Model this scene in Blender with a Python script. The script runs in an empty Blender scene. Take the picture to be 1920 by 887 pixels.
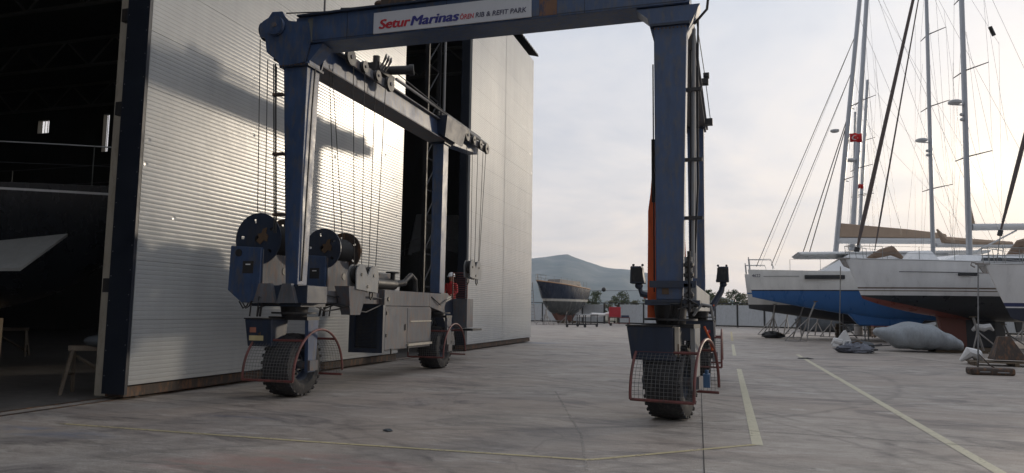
import bpy, math, random
from math import radians, sin, cos, pi, tan, atan2, sqrt
from mathutils import Vector, Matrix
random.seed(7)
scn = bpy.context.scene
COL = scn.collection

# ------------------------------------------------------------------ camera
FPX, PITCH, ROLL, YAW, EYE = 1350.0, 5.8, 0.8, 17.0, 1.6
_y, _p, _r = map(radians, (YAW, PITCH, ROLL))
FWD = Vector((-sin(_y) * cos(_p), cos(_y) * cos(_p), sin(_p)))
_rt = Vector((cos(_y), sin(_y), 0)); _up = _rt.cross(FWD)
RGT = cos(_r) * _rt + sin(_r) * _up
UPV = -sin(_r) * _rt + cos(_r) * _up
CAM = Vector((0, 0, EYE))
cam = bpy.data.cameras.new("camera"); cam_o = bpy.data.objects.new("camera", cam); COL.objects.link(cam_o)
cam.sensor_width = 36; cam.lens = 36 * FPX / 1920; cam.clip_start = 0.1; cam.clip_end = 20000
M = Matrix((RGT, UPV, -FWD)).transposed().to_4x4(); M.translation = CAM
cam_o.matrix_world = M
scn.camera = cam_o

def ray(x, y): return RGT * (x - 960) / FPX + UPV * (443.5 - y) / FPX + FWD
def at(x, y, Y):                       # the place on the plane at depth Y
    d = ray(x, y); return CAM + d * (Y / d.y)
def atx(x, y, X):                      # the place on the plane at X
    d = ray(x, y); return CAM + d * (X / d.x)
def gnd(x, y, z=0.0):
    d = ray(x, y); return CAM + d * ((z - EYE) / d.z)

# ------------------------------------------------------------------ light
SUN_AZ, SUN_EL = 33.0, 9.8             # azimuth from +Y towards +X
sd = Vector((sin(radians(SUN_AZ)) * cos(radians(SUN_EL)), cos(radians(SUN_AZ)) * cos(radians(SUN_EL)), sin(radians(SUN_EL))))
sl = bpy.data.lights.new("sun", 'SUN'); sl.energy = 2.0; sl.angle = radians(3.2); sl.color = (1.0, 0.86, 0.68)
so = bpy.data.objects.new("sun", sl); COL.objects.link(so); so.rotation_euler = sd.to_track_quat('Z', 'Y').to_euler()

world = bpy.data.worlds.new("World"); scn.world = world; world.use_nodes = True
nt = world.node_tree; N = nt.nodes; Lk = nt.links
for n in list(N): N.remove(n)
def nd(tree, typ, **kw):
    n = tree.nodes.new(typ)
    for k, v in kw.items(): setattr(n, k, v)
    return n
def mth(tree, op, a, b=None, c=None, clamp=False):
    n = tree.nodes.new('ShaderNodeMath'); n.operation = op; n.use_clamp = clamp
    for i, v in enumerate((a, b, c)):
        if v is None: continue
        if isinstance(v, (int, float)): n.inputs[i].default_value = v
        else: tree.links.new(v, n.inputs[i])
    return n.outputs[0]
def mixc(tree, fac, a, b, mode='MIX'):
    n = tree.nodes.new('ShaderNodeMix'); n.data_type = 'RGBA'; n.blend_type = mode
    for i, v in ((0, fac), (6, a), (7, b)):
        if isinstance(v, (int, float)): n.inputs[i].default_value = v
        elif isinstance(v, tuple): n.inputs[i].default_value = (*v, 1) if len(v) == 3 else v
        else: tree.links.new(v, n.inputs[i])
    return n.outputs[2]
def ramp(tree, fac, stops, interp='LINEAR'):
    n = tree.nodes.new('ShaderNodeValToRGB'); cr = n.color_ramp; cr.interpolation = interp
    while len(cr.elements) < len(stops): cr.elements.new(0.5)
    for e, (p, c) in zip(cr.elements, stops):
        e.position = p; e.color = (c, c, c, 1) if isinstance(c, (int, float)) else (*c, 1)
    tree.links.new(fac, n.inputs[0]); return n.outputs[0]
def noise(tree, vec, scale, detail=4, rough=0.55, dist=0.0):
    n = tree.nodes.new('ShaderNodeTexNoise'); n.inputs['Scale'].default_value = scale
    n.inputs['Detail'].default_value = detail; n.inputs['Roughness'].default_value = rough
    n.inputs['Distortion'].default_value = dist
    if vec is not None: tree.links.new(vec, n.inputs['Vector'])
    return n.outputs['Fac']
def mapv(tree, vec, scale=(1, 1, 1), loc=(0, 0, 0), rot=(0, 0, 0)):
    n = tree.nodes.new('ShaderNodeMapping'); n.inputs['Scale'].default_value = scale
    n.inputs['Location'].default_value = loc; n.inputs['Rotation'].default_value = rot
    tree.links.new(vec, n.inputs['Vector']); return n.outputs[0]

tc = nd(nt, 'ShaderNodeTexCoord'); dirv = tc.outputs['Generated']
sky = nd(nt, 'ShaderNodeTexSky', sky_type='NISHITA'); sky.sun_disc = False
sky.sun_elevation = radians(SUN_EL); sky.sun_rotation = radians(SUN_AZ); sky.dust_density = 2.0
sep = nd(nt, 'ShaderNodeSeparateXYZ'); Lk.new(dirv, sep.inputs[0])
el = mth(nt, 'MAXIMUM', sep.outputs[2], 0.0)
# overcast layer: warm and pale low down, cool grey-blue higher
base = ramp(nt, el, [(0.0, (11.2, 9.6, 8.5)), (0.09, (10.8, 9.3, 8.3)), (0.20, (8.5, 7.9, 7.7)), (0.40, (6.5, 6.7, 7.3)), (1.0, (8.2, 8.4, 9.0))])
den = mth(nt, 'ADD', el, 0.13)
cx = mth(nt, 'DIVIDE', sep.outputs[0], den); cy = mth(nt, 'DIVIDE', sep.outputs[1], den)
cv = nd(nt, 'ShaderNodeCombineXYZ'); Lk.new(cx, cv.inputs[0]); Lk.new(cy, cv.inputs[1])
cvm = mapv(nt, cv.outputs[0], (1.0, 0.75, 1), rot=(0, 0, radians(17)))
c1 = noise(nt, cvm, 0.9, 8, 0.6, 0.6)
c2 = noise(nt, cvm, 3.2, 6, 0.55, 0.2)
cf = mth(nt, 'ADD', mth(nt, 'MULTIPLY', c1, 0.75), mth(nt, 'MULTIPLY', c2, 0.25))
shade = ramp(nt, cf, [(0.36, (0.80, 0.84, 0.90)), (0.5, (0.97, 0.98, 0.99)), (0.62, (1.11, 1.08, 1.03))])
cloud = mixc(nt, 1.0, base, shade, 'MULTIPLY')
def glow(az, e, power, col, prev):
    g = Vector((sin(radians(az)) * cos(radians(e)), cos(radians(az)) * cos(radians(e)), sin(radians(e))))
    vm = nd(nt, 'ShaderNodeVectorMath', operation='DOT_PRODUCT'); Lk.new(dirv, vm.inputs[0]); vm.inputs[1].default_value = g
    f = mth(nt, 'POWER', mth(nt, 'MAXIMUM', vm.outputs['Value'], 0.0), power)
    return mixc(nt, f, prev, col, 'ADD')
back = ramp(nt, mth(nt, 'ADD', mth(nt, 'MULTIPLY', sep.outputs[1], .5), .5), [(0.15, .62), (0.62, 1.0)])
cloud = mixc(nt, 1.0, cloud, back, 'MULTIPLY')
cloud = glow(20, 11, 14, (2.1, 1.85, 1.5), cloud)
cloud = glow(16.6, 10.0, 260, (1.9, 1.6, 0.8), cloud)
cloud = glow(16.6, 9.6, 4200, (4, 3.6, 2.6), cloud)
skyc = mixc(nt, 0.86, sky.outputs[0], cloud)
bg = nd(nt, 'ShaderNodeBackground'); bg.inputs['Strength'].default_value = 0.122
Lk.new(skyc, bg.inputs['Color'])
wo = nd(nt, 'ShaderNodeOutputWorld'); Lk.new(bg.outputs[0], wo.inputs['Surface'])

vs = scn.view_settings; vs.view_transform = 'Standard'; vs.look = 'None'; vs.exposure = 0.0; vs.gamma = 1.0; vs.use_curve_mapping = False
scn.render.engine = 'CYCLES'
scn.cycles.max_bounces = 6; scn.cycles.transparent_max_bounces = 12; scn.cycles.volume_bounces = 0
scn.render.resolution_x = 1024; scn.render.resolution_y = 473

# ------------------------------------------------------------------ materials
def newmat(name):
    m = bpy.data.materials.new(name); m.use_nodes = True
    t = m.node_tree; b = t.nodes['Principled BSDF']
    return m, t, b
def setbump(t, b, h, strength, dist=0.02):
    bn = nd(t, 'ShaderNodeBump'); bn.inputs['Strength'].default_value = strength; bn.inputs['Distance'].default_value = dist
    t.links.new(h, bn.inputs['Height']); t.links.new(bn.outputs[0], b.inputs['Normal'])
def pmat(name, col, rough=0.5, metal=0.0, var=0.18, scale=2.5, bump=0.1, dirt=None, dirt_amt=0.35, spec=None, fine=60):
    m, t, b = newmat(name)
    o = nd(t, 'ShaderNodeTexCoord').outputs['Object']
    n1 = noise(t, o, scale, 6, 0.6, 0.3)
    n2 = noise(t, mapv(t, o, (6, 6, 0.8)), scale, 4, 0.6)
    v = ramp(t, mth(t, 'ADD', mth(t, 'MULTIPLY', n1, .6), mth(t, 'MULTIPLY', n2, .4)), [(0.3, 1 - var), (0.7, 1 + var)])
    c = mixc(t, 1.0, col, v, 'MULTIPLY')
    if dirt:
        f = ramp(t, noise(t, mapv(t, o, (2.5, 2.5, 0.7), (3, 1, 5)), scale * 1.7, 7, 0.68), [(0.49, 0.0), (0.62, dirt_amt)])
        c = mixc(t, f, c, dirt)
    t.links.new(c, b.inputs['Base Color'])
    t.links.new(ramp(t, n1, [(0.3, max(0.05, rough - .1)), (0.7, min(1, rough + .12))]), b.inputs['Roughness'])
    b.inputs['Metallic'].default_value = metal
    if spec is not None: b.inputs['Specular IOR Level'].default_value = spec
    if bump: setbump(t, b, noise(t, o, fine, 3, .6), bump, 0.004)
    return m

BLUE = pmat('lift_blue_paint', (0.040, 0.070, 0.145), 0.38, var=.3, dirt=(0.10, 0.092, 0.08), dirt_amt=.6)
BLUED = pmat('dark_blue_paint', (0.016, 0.026, 0.05), 0.45, var=.25, dirt=(0.05, 0.045, 0.04))
GREYP = pmat('worn_grey_paint', (0.10, 0.105, 0.118), 0.68, var=.35, dirt=(0.17, 0.10, 0.07), dirt_amt=.6)
LGREY = pmat('light_grey_paint', (0.22, 0.225, 0.23), 0.65, var=.12, dirt=(0.22, 0.2, 0.17), dirt_amt=.5)
BEIGE = pmat('beige_steel', (0.42, 0.38, 0.31), 0.55, var=.1, dirt=(0.2, 0.15, 0.1))
BLACK = pmat('black_steel', (0.018, 0.018, 0.02), 0.5, var=.3, dirt=(0.06, 0.045, 0.03))
RUSTB = pmat('rusty_brown_steel', (0.05, 0.037, 0.03), 0.75, var=.4, dirt=(0.17, 0.08, 0.035), dirt_amt=.7, bump=.3)
REDP = pmat('guard_red_paint', (0.15, 0.045, 0.04), 0.5, var=.25, dirt=(0.06, 0.035, 0.03), dirt_amt=.7)
WIRE = pmat('galvanised_wire', (0.26, 0.27, 0.27), 0.4, 0.5, var=.1, bump=0)
ROPE = pmat('greased_rope', (0.025, 0.024, 0.024), 0.6, var=.2, bump=0)
MESHW = pmat('dull_guard_wire', (0.13, 0.13, 0.13), 0.5, 0.3, var=.2, bump=0)
RUBBER = pmat('tyre_rubber', (0.022, 0.022, 0.024), 0.8, var=.3, scale=5, dirt=(0.07, 0.062, 0.055), dirt_amt=.6, bump=.3)
ORANGE = pmat('orange_webbing', (0.55, 0.10, 0.03), 0.8, var=.15, dirt=(0.2, 0.06, 0.03), bump=.2)
YELLOW = pmat('yellow_paint', (0.09, 0.055, 0.03), 0.6, var=.2, dirt=(0.1, 0.06, 0.03))
SIGNW = pmat('sign_white', (0.50, 0.51, 0.54), 0.4, var=.04)
TRED = pmat('sign_red', (0.42, 0.02, 0.035), 0.45, var=.03, bump=0)
TBLUE = pmat('sign_blue', (0.03, 0.03, 0.18), 0.45, var=.03, bump=0)
TDARK = pmat('sign_dark', (0.05, 0.05, 0.09), 0.45, var=.03, bump=0)
NAVYTRIM = pmat('navy_trim_sheet', (0.012, 0.016, 0.026), 0.42, var=.12)
WOOD = pmat('weathered_wood', (0.12, 0.09, 0.06), 0.8, var=.3, scale=6, bump=.3)
WOODL = pmat('pale_wood', (0.15, 0.12, 0.09), 0.8, var=.3, scale=6, bump=.3)
ALU = pmat('mast_aluminium', (0.36, 0.38, 0.41), 0.38, 0.35, var=.08, bump=0)
ALUW = pmat('white_spar', (0.55, 0.56, 0.57), 0.4, var=.06, bump=0)
STEELW = pmat('rigging_wire', (0.16, 0.16, 0.17), 0.4, 0.6, var=.05, bump=0)
DGALV = pmat('galvanised_strut', (0.28, 0.27, 0.26), 0.55, 0.3, var=.2, dirt=(0.15, 0.09, 0.05))
GEL = pmat('white_gelcoat', (0.72, 0.73, 0.74), 0.28, var=.05, bump=0)
GELD = pmat('grey_gelcoat', (0.46, 0.47, 0.48), 0.4, var=.06, bump=0)
TAN = pmat('tan_canvas', (0.36, 0.27, 0.20), 0.9, var=.1, bump=.2)
BROWNC = pmat('brown_canvas', (0.20, 0.14, 0.10), 0.9, var=.2, bump=.2)
FURL = pmat('furled_sail_strip', (0.10, 0.08, 0.075), 0.85, var=.2)
GLASSD = pmat('dark_glass', (0.015, 0.018, 0.022), 0.12, var=.1, bump=0)
TARPG = pmat('grey_boat_cover', (0.30, 0.33, 0.36), 0.75, var=.16, scale=3, fine=9, bump=1.0, dirt=(0.2, 0.2, 0.19))
TARPD = pmat('dark_cover', (0.09, 0.10, 0.11), 0.8, var=.25)
REDF = pmat('flag_red', (0.55, 0.02, 0.02), 0.8, var=.05, bump=0)
WHITEF = pmat('flag_white', (0.75, 0.75, 0.75), 0.8, var=.03, bump=0)
PLASTW = pmat('white_plastic_sheet', (0.62, 0.62, 0.62), 0.5, var=.15, scale=8)
DECKT = pmat('teak_deck', (0.33, 0.22, 0.14), 0.6, var=.2)
SKIN = pmat('skin', (0.35, 0.19, 0.13), 0.6, var=.05, bump=0)
JACKET = pmat('red_workwear', (0.42, 0.03, 0.03), 0.8, var=.15, bump=0)
TROUS = pmat('dark_trousers', (0.03, 0.035, 0.05), 0.85, var=.15, bump=0)
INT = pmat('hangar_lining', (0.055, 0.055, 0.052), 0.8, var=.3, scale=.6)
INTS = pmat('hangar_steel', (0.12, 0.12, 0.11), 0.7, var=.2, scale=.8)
BARK = pmat('bark', (0.08, 0.06, 0.045), 0.9, var=.3, bump=.4)
NAVY = pmat('navy_sheet', (0.03, 0.045, 0.09), 0.5, var=.15)

def ground_mat():
    m, t, b = newmat('yard_concrete')
    o = nd(t, 'ShaderNodeTexCoord').outputs['Object']
    s = nd(t, 'ShaderNodeSeparateXYZ'); t.links.new(o, s.inputs[0])
    X, Y = s.outputs[0], s.outputs[1]
    big = noise(t, mapv(t, o, (1, .8, 1)), 0.13, 6, .6, .5)
    mid = noise(t, mapv(t, o, (0.85, 1.15, 1), rot=(0, 0, .2)), 0.9, 10, .70, .8)
    strk = noise(t, mapv(t, o, (0.6, 2.0, 1), rot=(0, 0, .28)), 1.5, 10, .72, .5)
    fine = noise(t, mapv(t, o, (.55, 1.2, 1), rot=(0, 0, .25)), 9, 10, .78, .6)
    v = mth(t, 'ADD', mth(t, 'ADD', mth(t, 'MULTIPLY', big, .20), mth(t, 'MULTIPLY', mid, .30)), mth(t, 'ADD', mth(t, 'MULTIPLY', strk, .26), mth(t, 'MULTIPLY', fine, .24)))
    c = ramp(t, v, [(0.39, (0.15, 0.138, 0.128)), (0.45, (0.23, 0.209, 0.19)), (0.50, (0.315, 0.286, 0.26)), (0.55, (0.39, 0.36, 0.33)), (0.62, (0.50, 0.47, 0.435))])
    # warm dusty patches and cold oily ones
    w = ramp(t, noise(t, mapv(t, o, (.6, 1.2, 1), (4, 9, 0)), 0.35, 6, .6, .6), [(0.42, 0.0), (0.62, .5)])
    c = mixc(t, w, c, (0.30, 0.245, 0.21))
    oil = ramp(t, noise(t, mapv(t, o, (.8, 1.7, 1), (11, 2, 0), (0, 0, .35)), 0.55, 8, .68, 1.2), [(0.51, 0.0), (0.64, .7)])
    c = mixc(t, oil, c, (0.11, 0.10, 0.102))
    lime = ramp(t, noise(t, mapv(t, o, (.7, 2.4, 1), (1, 22, 0), (0, 0, .1)), 1.3, 10, .75, .5), [(0.57, 0.0), (0.70, .6)])
    c = mixc(t, lime, c, (0.56, 0.54, 0.52))
    grit = noise(t, o, 70, 3, .7)
    c = mixc(t, 1.0, c, ramp(t, grit, [(.34, (.70, .68, .65)), (.5, (.97, .955, .935)), (.66, (1.27, 1.25, 1.21))]), 'MULTIPLY')
    # small dark spots
    vo = nd(t, 'ShaderNodeTexVoronoi'); vo.inputs['Scale'].default_value = 1.1; vo.inputs['Randomness'].default_value = 1
    t.links.new(mapv(t, o, (1, 1.7, 1)), vo.inputs['Vector'])
    sp = ramp(t, mth(t, 'ADD', vo.outputs['Distance'], mth(t, 'MULTIPLY', fine, .05)), [(0.045, .75), (0.075, 0.0)])
    c = mixc(t, sp, c, (0.05, 0.045, 0.045))
    # long curved rubber marks left by the tyres
    for (cx_, cy_, r_, wd, a) in ((-13, 3, 16.5, .10, .6), (-13, 3, 16.05, .08, .5), (-10, 1, 9.3, .10, .6), (-10, 1, 8.9, .07, .5), (-8, 20, 11.7, .12, .5), (9, -8, 21, .12, .3), (-22, 13, 24, .12, .3), (4, 2, 7.6, .07, .3)):
        dx = mth(t, 'SUBTRACT', X, cx_); dy = mth(t, 'SUBTRACT', Y, cy_)
        r = mth(t, 'SQRT', mth(t, 'ADD', mth(t, 'MULTIPLY', dx, dx), mth(t, 'MULTIPLY', dy, dy)))
        d = mth(t, 'ABSOLUTE', mth(t, 'SUBTRACT', mth(t, 'ADD', r, mth(t, 'MULTIPLY', mid, .5)), r_ + .25))
        f = mth(t, 'MULTIPLY', mth(t, 'SUBTRACT', 1.0, mth(t, 'DIVIDE', d, wd), clamp=True), mth(t, 'MULTIPLY', ramp(t, strk, [(.4, 0.0), (.6, 1.0)]), a))
        c = mixc(t, f, c, (0.05, 0.047, 0.048))
    # spilt paint: pink near the camera, blue by the hangar
    def blob(cx_, cy_, sx, sy, col, amt, c):
        dx = mth(t, 'DIVIDE', mth(t, 'SUBTRACT', X, cx_), sx); dy = mth(t, 'DIVIDE', mth(t, 'SUBTRACT', Y, cy_), sy)
        d = mth(t, 'SQRT', mth(t, 'ADD', mth(t, 'MULTIPLY', dx, dx), mth(t, 'MULTIPLY', dy, dy)))
        f = mth(t, 'MULTIPLY', mth(t, 'SUBTRACT', 1.0, d, clamp=True), ramp(t, strk, [(.44, 0.0), (.56, 1.0)]))
        return mixc(t, mth(t, 'MULTIPLY', f, amt, clamp=True), c, col)
    c = blob(-4.2, 6.75, 1.5, .55, (0.34, 0.15, 0.13), .7, c)
    c = blob(-5.0, 6.2, 1.2, .35, (0.34, 0.15, 0.13), .6, c)
    c = blob(-8.4, 7.1, 1.4, .35, (0.10, 0.15, 0.25), .8, c)
    c = blob(-6.9, 9.0, .9, .22, (0.09, 0.10, 0.14), .8, c)
    c = blob(-9.0, 34.5, 1.5, 1.2, (0.10, 0.15, 0.22), 1.0, c)
    # cracks
    vc = nd(t, 'ShaderNodeTexVoronoi', feature='DISTANCE_TO_EDGE'); vc.inputs['Scale'].default_value = 0.16
    wob = nd(t, 'ShaderNodeVectorMath', operation='ADD'); t.links.new(o, wob.inputs[0])
    nv = nd(t, 'ShaderNodeTexNoise'); nv.inputs['Scale'].default_value = .9; t.links.new(o, nv.inputs['Vector']); t.links.new(nv.outputs['Color'], wob.inputs[1])
    t.links.new(wob.outputs[0], vc.inputs['Vector'])
    cr = ramp(t, vc.outputs['Distance'], [(0.0010, .25), (0.0025, 0.0)])
    c = mixc(t, cr, c, (0.07, 0.065, 0.06))
    # earth and scrub beyond the yard
    far = mth(t, 'GREATER_THAN', mth(t, 'ADD', Y, mth(t, 'MULTIPLY', X, .52)), 86.0)
    c = mixc(t, far, c, (0.11, 0.10, 0.06))
    t.links.new(c, b.inputs['Base Color'])
    t.links.new(ramp(t, v, [(.35, .52), (.7, .85)]), b.inputs['Roughness'])
    b.inputs['Specular IOR Level'].default_value = .35
    hh = mth(t, 'ADD', mth(t, 'MULTIPLY', fine, .5), mth(t, 'MULTIPLY', mid, .8))
    setbump(t, b, hh, .35, .02)
    return m
GROUND = ground_mat()

def paint_line_mat(name, col, wear):
    m, t, b = newmat(name)
    o = nd(t, 'ShaderNodeTexCoord').outputs['Object']
    n1 = noise(t, o, 3.5, 8, .75, .4); n2 = noise(t, o, 26, 5, .7)
    v = mth(t, 'ADD', mth(t, 'MULTIPLY', n1, .6), mth(t, 'MULTIPLY', n2, .4))
    c = mixc(t, ramp(t, n1, [(.35, 0.), (.65, 1.)]), col, tuple(x * .72 for x in col))
    t.links.new(c, b.inputs['Base Color']); b.inputs['Roughness'].default_value = .7
    t.links.new(ramp(t, v, [(wear - .05, 0.0), (wear + .06, .88)]), b.inputs['Alpha'])
    return m
YLINE = paint_line_mat('worn_yellow_line', (0.66, 0.62, 0.46), .395)
YLINE2 = paint_line_mat('faded_yellow_line', (0.56, 0.48, 0.28), .43)
WLINE = paint_line_mat('faded_chalk_line', (0.38, 0.35, 0.32), .50)

def panel_mat():
    m, t, b = newmat('ribbed_door_panel')
    o = nd(t, 'ShaderNodeTexCoord').outputs['Object']
    n1 = noise(t, mapv(t, o, (1, .35, 1)), .9, 6, .6)
    n2 = noise(t, mapv(t, o, (1, 1.2, .1)), 2.0, 6, .65)
    v = ramp(t, mth(t, 'ADD', mth(t, 'MULTIPLY', n1, .5), mth(t, 'MULTIPLY', n2, .5)), [(.3, .86), (.7, 1.08)])
    c = mixc(t, 1.0, (0.40, 0.41, 0.41), v, 'MULTIPLY')
    s = nd(t, 'ShaderNodeSeparateXYZ'); t.links.new(o, s.inputs[0])
    low = mth(t, 'MULTIPLY', ramp(t, s.outputs[2], [(0.0, .55), (0.14, 0.0)]), n2)      # splashed mud low down
    c = mixc(t, low, c, (0.2, 0.18, 0.15))
    t.links.new(c, b.inputs['Base Color'])
    b.inputs['Roughness'].default_value = .24; b.inputs['Metallic'].default_value = .04; b.inputs['Specular IOR Level'].default_value = .42
    vo = nd(t, 'ShaderNodeTexVoronoi', feature='SMOOTH_F1'); vo.inputs['Scale'].default_value = 1.15; vo.inputs['Smoothness'].default_value = .2
    t.links.new(mapv(t, o, (1, 1.2, 1.6)), vo.inputs['Vector'])
    dent = ramp(t, vo.outputs['Distance'], [(0.01, 0.0), (0.075, 1.0)])
    h = mth(t, 'ADD', mth(t, 'MULTIPLY', dent, .40), mth(t, 'MULTIPLY', noise(t, mapv(t, o, (1, .5, .7)), .8, 3, .5), .6))
    h = mth(t, 'ADD', h, mth(t, 'MULTIPLY', noise(t, o, 9, 3, .5), .05))
    setbump(t, b, h, .35, .05)
    return m
PANEL = panel_mat()

def banded_hull(name, bands, tilt=0.0, rough=.3, tint_x=None):
    """bands: [(z, colour above that z)...] from the keel up, as local height."""
    m, t, b = newmat(name)
    o = nd(t, 'ShaderNodeTexCoord').outputs['Object']
    s = nd(t, 'ShaderNodeSeparateXYZ'); t.links.new(o, s.inputs[0])
    z = mth(t, 'ADD', s.outputs[2], mth(t, 'MULTIPLY', s.outputs[0], tilt))
    z = mth(t, 'DIVIDE', z, 6.0)
    c = ramp(t, z, [(zz / 6.0, cc) for zz, cc in bands], 'CONSTANT')
    if tint_x:                                            # primer band rising towards the bow
        z0, k, xmax, col = tint_x
        lim = mth(t, 'SUBTRACT', z0, mth(t, 'MULTIPLY', s.outputs[0], k))
        f = mth(t, 'MULTIPLY', mth(t, 'LESS_THAN', s.outputs[2], lim), mth(t, 'LESS_THAN', s.outputs[0], xmax))
        c = mixc(t, f, c, col)
    n = noise(t, mapv(t, o, (1, 1, .25)), 1.8, 6, .6)
    c = mixc(t, 1.0, c, ramp(t, n, [(.3, .88), (.7, 1.07)]), 'MULTIPLY')
    t.links.new(c, b.inputs['Base Color'])
    t.links.new(ramp(t, n, [(.3, rough - .05), (.7, rough + .15)]), b.inputs['Roughness'])
    return m

def leaf_mat(name, c0, c1):
    m, t, b = newmat(name)
    g = nd(t, 'ShaderNodeNewGeometry')
    r = g.outputs['Random Per Island']
    t.links.new(mixc(t, r, c0, c1), b.inputs['Base Color']); b.inputs['Roughness'].default_value = .7
    return m
LEAF = leaf_mat('dark_leaves', (0.035, 0.055, 0.02), (0.09, 0.11, 0.04))
LEAF2 = leaf_mat('olive_leaves', (0.07, 0.075, 0.035), (0.15, 0.14, 0.07))

# ------------------------------------------------------------------ mesh helpers
class MB:
    def __init__(s): s.v = []; s.f = []; s.m = []
    def add(s, vs, fs, mi=0):
        b = len(s.v); s.v += [tuple(v) for v in vs]; s.f += [tuple(b + i for i in f) for f in fs]; s.m += [mi] * len(fs); return s
    def box(s, x0, x1, y0, y1, z0, z1, mi=0):
        v = [(x, y, z) for z in (z0, z1) for y in (y0, y1) for x in (x0, x1)]
        return s.add(v, [(0, 2, 3, 1), (4, 5, 7, 6), (0, 1, 5, 4), (2, 6, 7, 3), (0, 4, 6, 2), (1, 3, 7, 5)], mi)
    def hexa(s, b, t, mi=0):     # 4 bottom points, 4 top points, same winding
        return s.add(list(b) + list(t), [(3, 2, 1, 0), (4, 5, 6, 7)] + [(i, (i + 1) % 4, 4 + (i + 1) % 4, 4 + i) for i in range(4)], mi)
    def cyl(s, p0, p1, r0, r1=None, n=10, mi=0, cap=True, sq=1.0):
        r1 = r0 if r1 is None else r1
        p0 = Vector(p0); p1 = Vector(p1); d = (p1 - p0).normalized()
        a = d.cross(Vector((0, 0, 1)) if abs(d.z) < .9 else Vector((1, 0, 0))).normalized(); c = d.cross(a)
        vs = []
        for p, r in ((p0, r0), (p1, r1)):
            for i in range(n):
                t = 2 * pi * i / n; vs.append(p + a * r * cos(t) + c * r * sin(t) * sq)
        fs = [(i, (i + 1) % n, n + (i + 1) % n, n + i) for i in range(n)]
        if cap: fs += [tuple(range(n - 1, -1, -1)), tuple(range(n, 2 * n))]
        return s.add(vs, fs, mi)
    def tube(s, pts, r, n=6, mi=0):
        pts = [Vector(p) for p in pts]
        rings = []
        prev = None
        for i, p in enumerate(pts):
            d = (pts[min(i + 1, len(pts) - 1)] - pts[max(i - 1, 0)]).normalized()
            if prev is None: a = d.cross(Vector((0, 0, 1)) if abs(d.z) < .9 else Vector((1, 0, 0))).normalized()
            else: a = (prev - d * prev.dot(d)).normalized()
            prev = a; c = d.cross(a)
            rr = r[i] if isinstance(r, (list, tuple)) else r
            rings.append([p + a * rr * cos(2 * pi * k / n) + c * rr * sin(2 * pi * k / n) for k in range(n)])
        vs = [v for ring in rings for v in ring]
        fs = [(i * n + k, i * n + (k + 1) % n, (i + 1) * n + (k + 1) % n, (i + 1) * n + k) for i in range(len(pts) - 1) for k in range(n)]
        fs += [tuple(range(n - 1, -1, -1)), tuple(range((len(pts) - 1) * n, len(pts) * n))]
        return s.add(vs, fs, mi)
    def prism(s, poly, off, mi=0):
        off = Vector(off); n = len(poly); a = [Vector(p) for p in poly]; b = [p + off for p in a]
        return s.add(a + b, [tuple(range(n)), tuple(range(2 * n - 1, n - 1, -1))] + [(i, n + i, n + (i + 1) % n, (i + 1) % n) for i in range(n)], mi)
    def lathe(s, prof, axis_p, axis='x', n=24, mi=0):
        """prof: [(along, radius)]"""
        vs = []; P = Vector(axis_p)
        for a, r in prof:
            for k in range(n):
                t = 2 * pi * k / n; u, w = r * cos(t), r * sin(t)
                vs.append(P + (Vector((a, u, w)) if axis == 'x' else Vector((u, a, w)) if axis == 'y' else Vector((u, w, a))))
        fs = [(i * n + k, i * n + (k + 1) % n, (i + 1) * n + (k + 1) % n, (i + 1) * n + k) for i in range(len(prof) - 1) for k in range(n)]
        return s.add(vs, fs, mi)
    def ball(s, c, r, n=8, mi=0, sc=(1, 1, 1)):
        vs = []; c = Vector(c)
        for i in range(n + 1):
            a = pi * i / n
            for k in range(2 * n):
                t = pi * k / n; vs.append(c + Vector((r * sc[0] * sin(a) * cos(t), r * sc[1] * sin(a) * sin(t), r * sc[2] * cos(a))))
        m = 2 * n
        return s.add(vs, [(i * m + k, i * m + (k + 1) % m, (i + 1) * m + (k + 1) % m, (i + 1) * m + k) for i in range(n) for k in range(m)], mi)
    def build(s, name, mats, parent=None, smooth=False, bevel=0.0, local=False):
        me = bpy.data.meshes.new(name)
        org = ORG.get(parent.name, Vector()) if (parent and not local) else Vector()
        me.from_pydata([(x - org.x, y - org.y, z - org.z) for x, y, z in s.v], [], s.f)
        if not isinstance(mats, (list, tuple)): mats = [mats]
        if XF is not None:
            c_, q_ = XF
            for v in me.vertices:
                w_ = v.co + org - c_; w_ = Vector((w_.x * cos(q_) - w_.y * sin(q_), w_.x * sin(q_) + w_.y * cos(q_), w_.z)); v.co = w_ + c_ - org
        for m in mats: me.materials.append(m)
        for p, mi in zip(me.polygons, s.m): p.material_index = mi; p.use_smooth = smooth
        me.validate(); me.update()
        import bmesh
        bm = bmesh.new(); bm.from_mesh(me); bmesh.ops.recalc_face_normals(bm, faces=bm.faces); bm.to_mesh(me); bm.free()
        o = bpy.data.objects.new(name, me); COL.objects.link(o)
        if smooth: me.set_sharp_from_angle(angle=radians(38))
        if bevel:
            b = o.modifiers.new('bevel', 'BEVEL'); b.width = bevel; b.segments = 2; b.limit_method = 'ANGLE'
        if parent: o.parent = parent; ORG[o.name] = org
        return o
ORG = {}
XF = None                       # (centre, angle): turns what is built about a vertical axis, for steered wheels
def tag(o, label=None, cat=None, group=None, kind=None):
    if label: o['label'] = label
    if cat: o['category'] = cat
    if group: o['group'] = group
    if kind: o['kind'] = kind
    return o
def thing(name, label, cat, loc=(0, 0, 0), rz=0.0, group=None):
    o = bpy.data.objects.new(name, None); COL.objects.link(o); o.location = loc; o.rotation_euler = (0, 0, rz)
    ORG[o.name] = Vector(loc); o.empty_display_size = .3
    return tag(o, label, cat, group)
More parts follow.
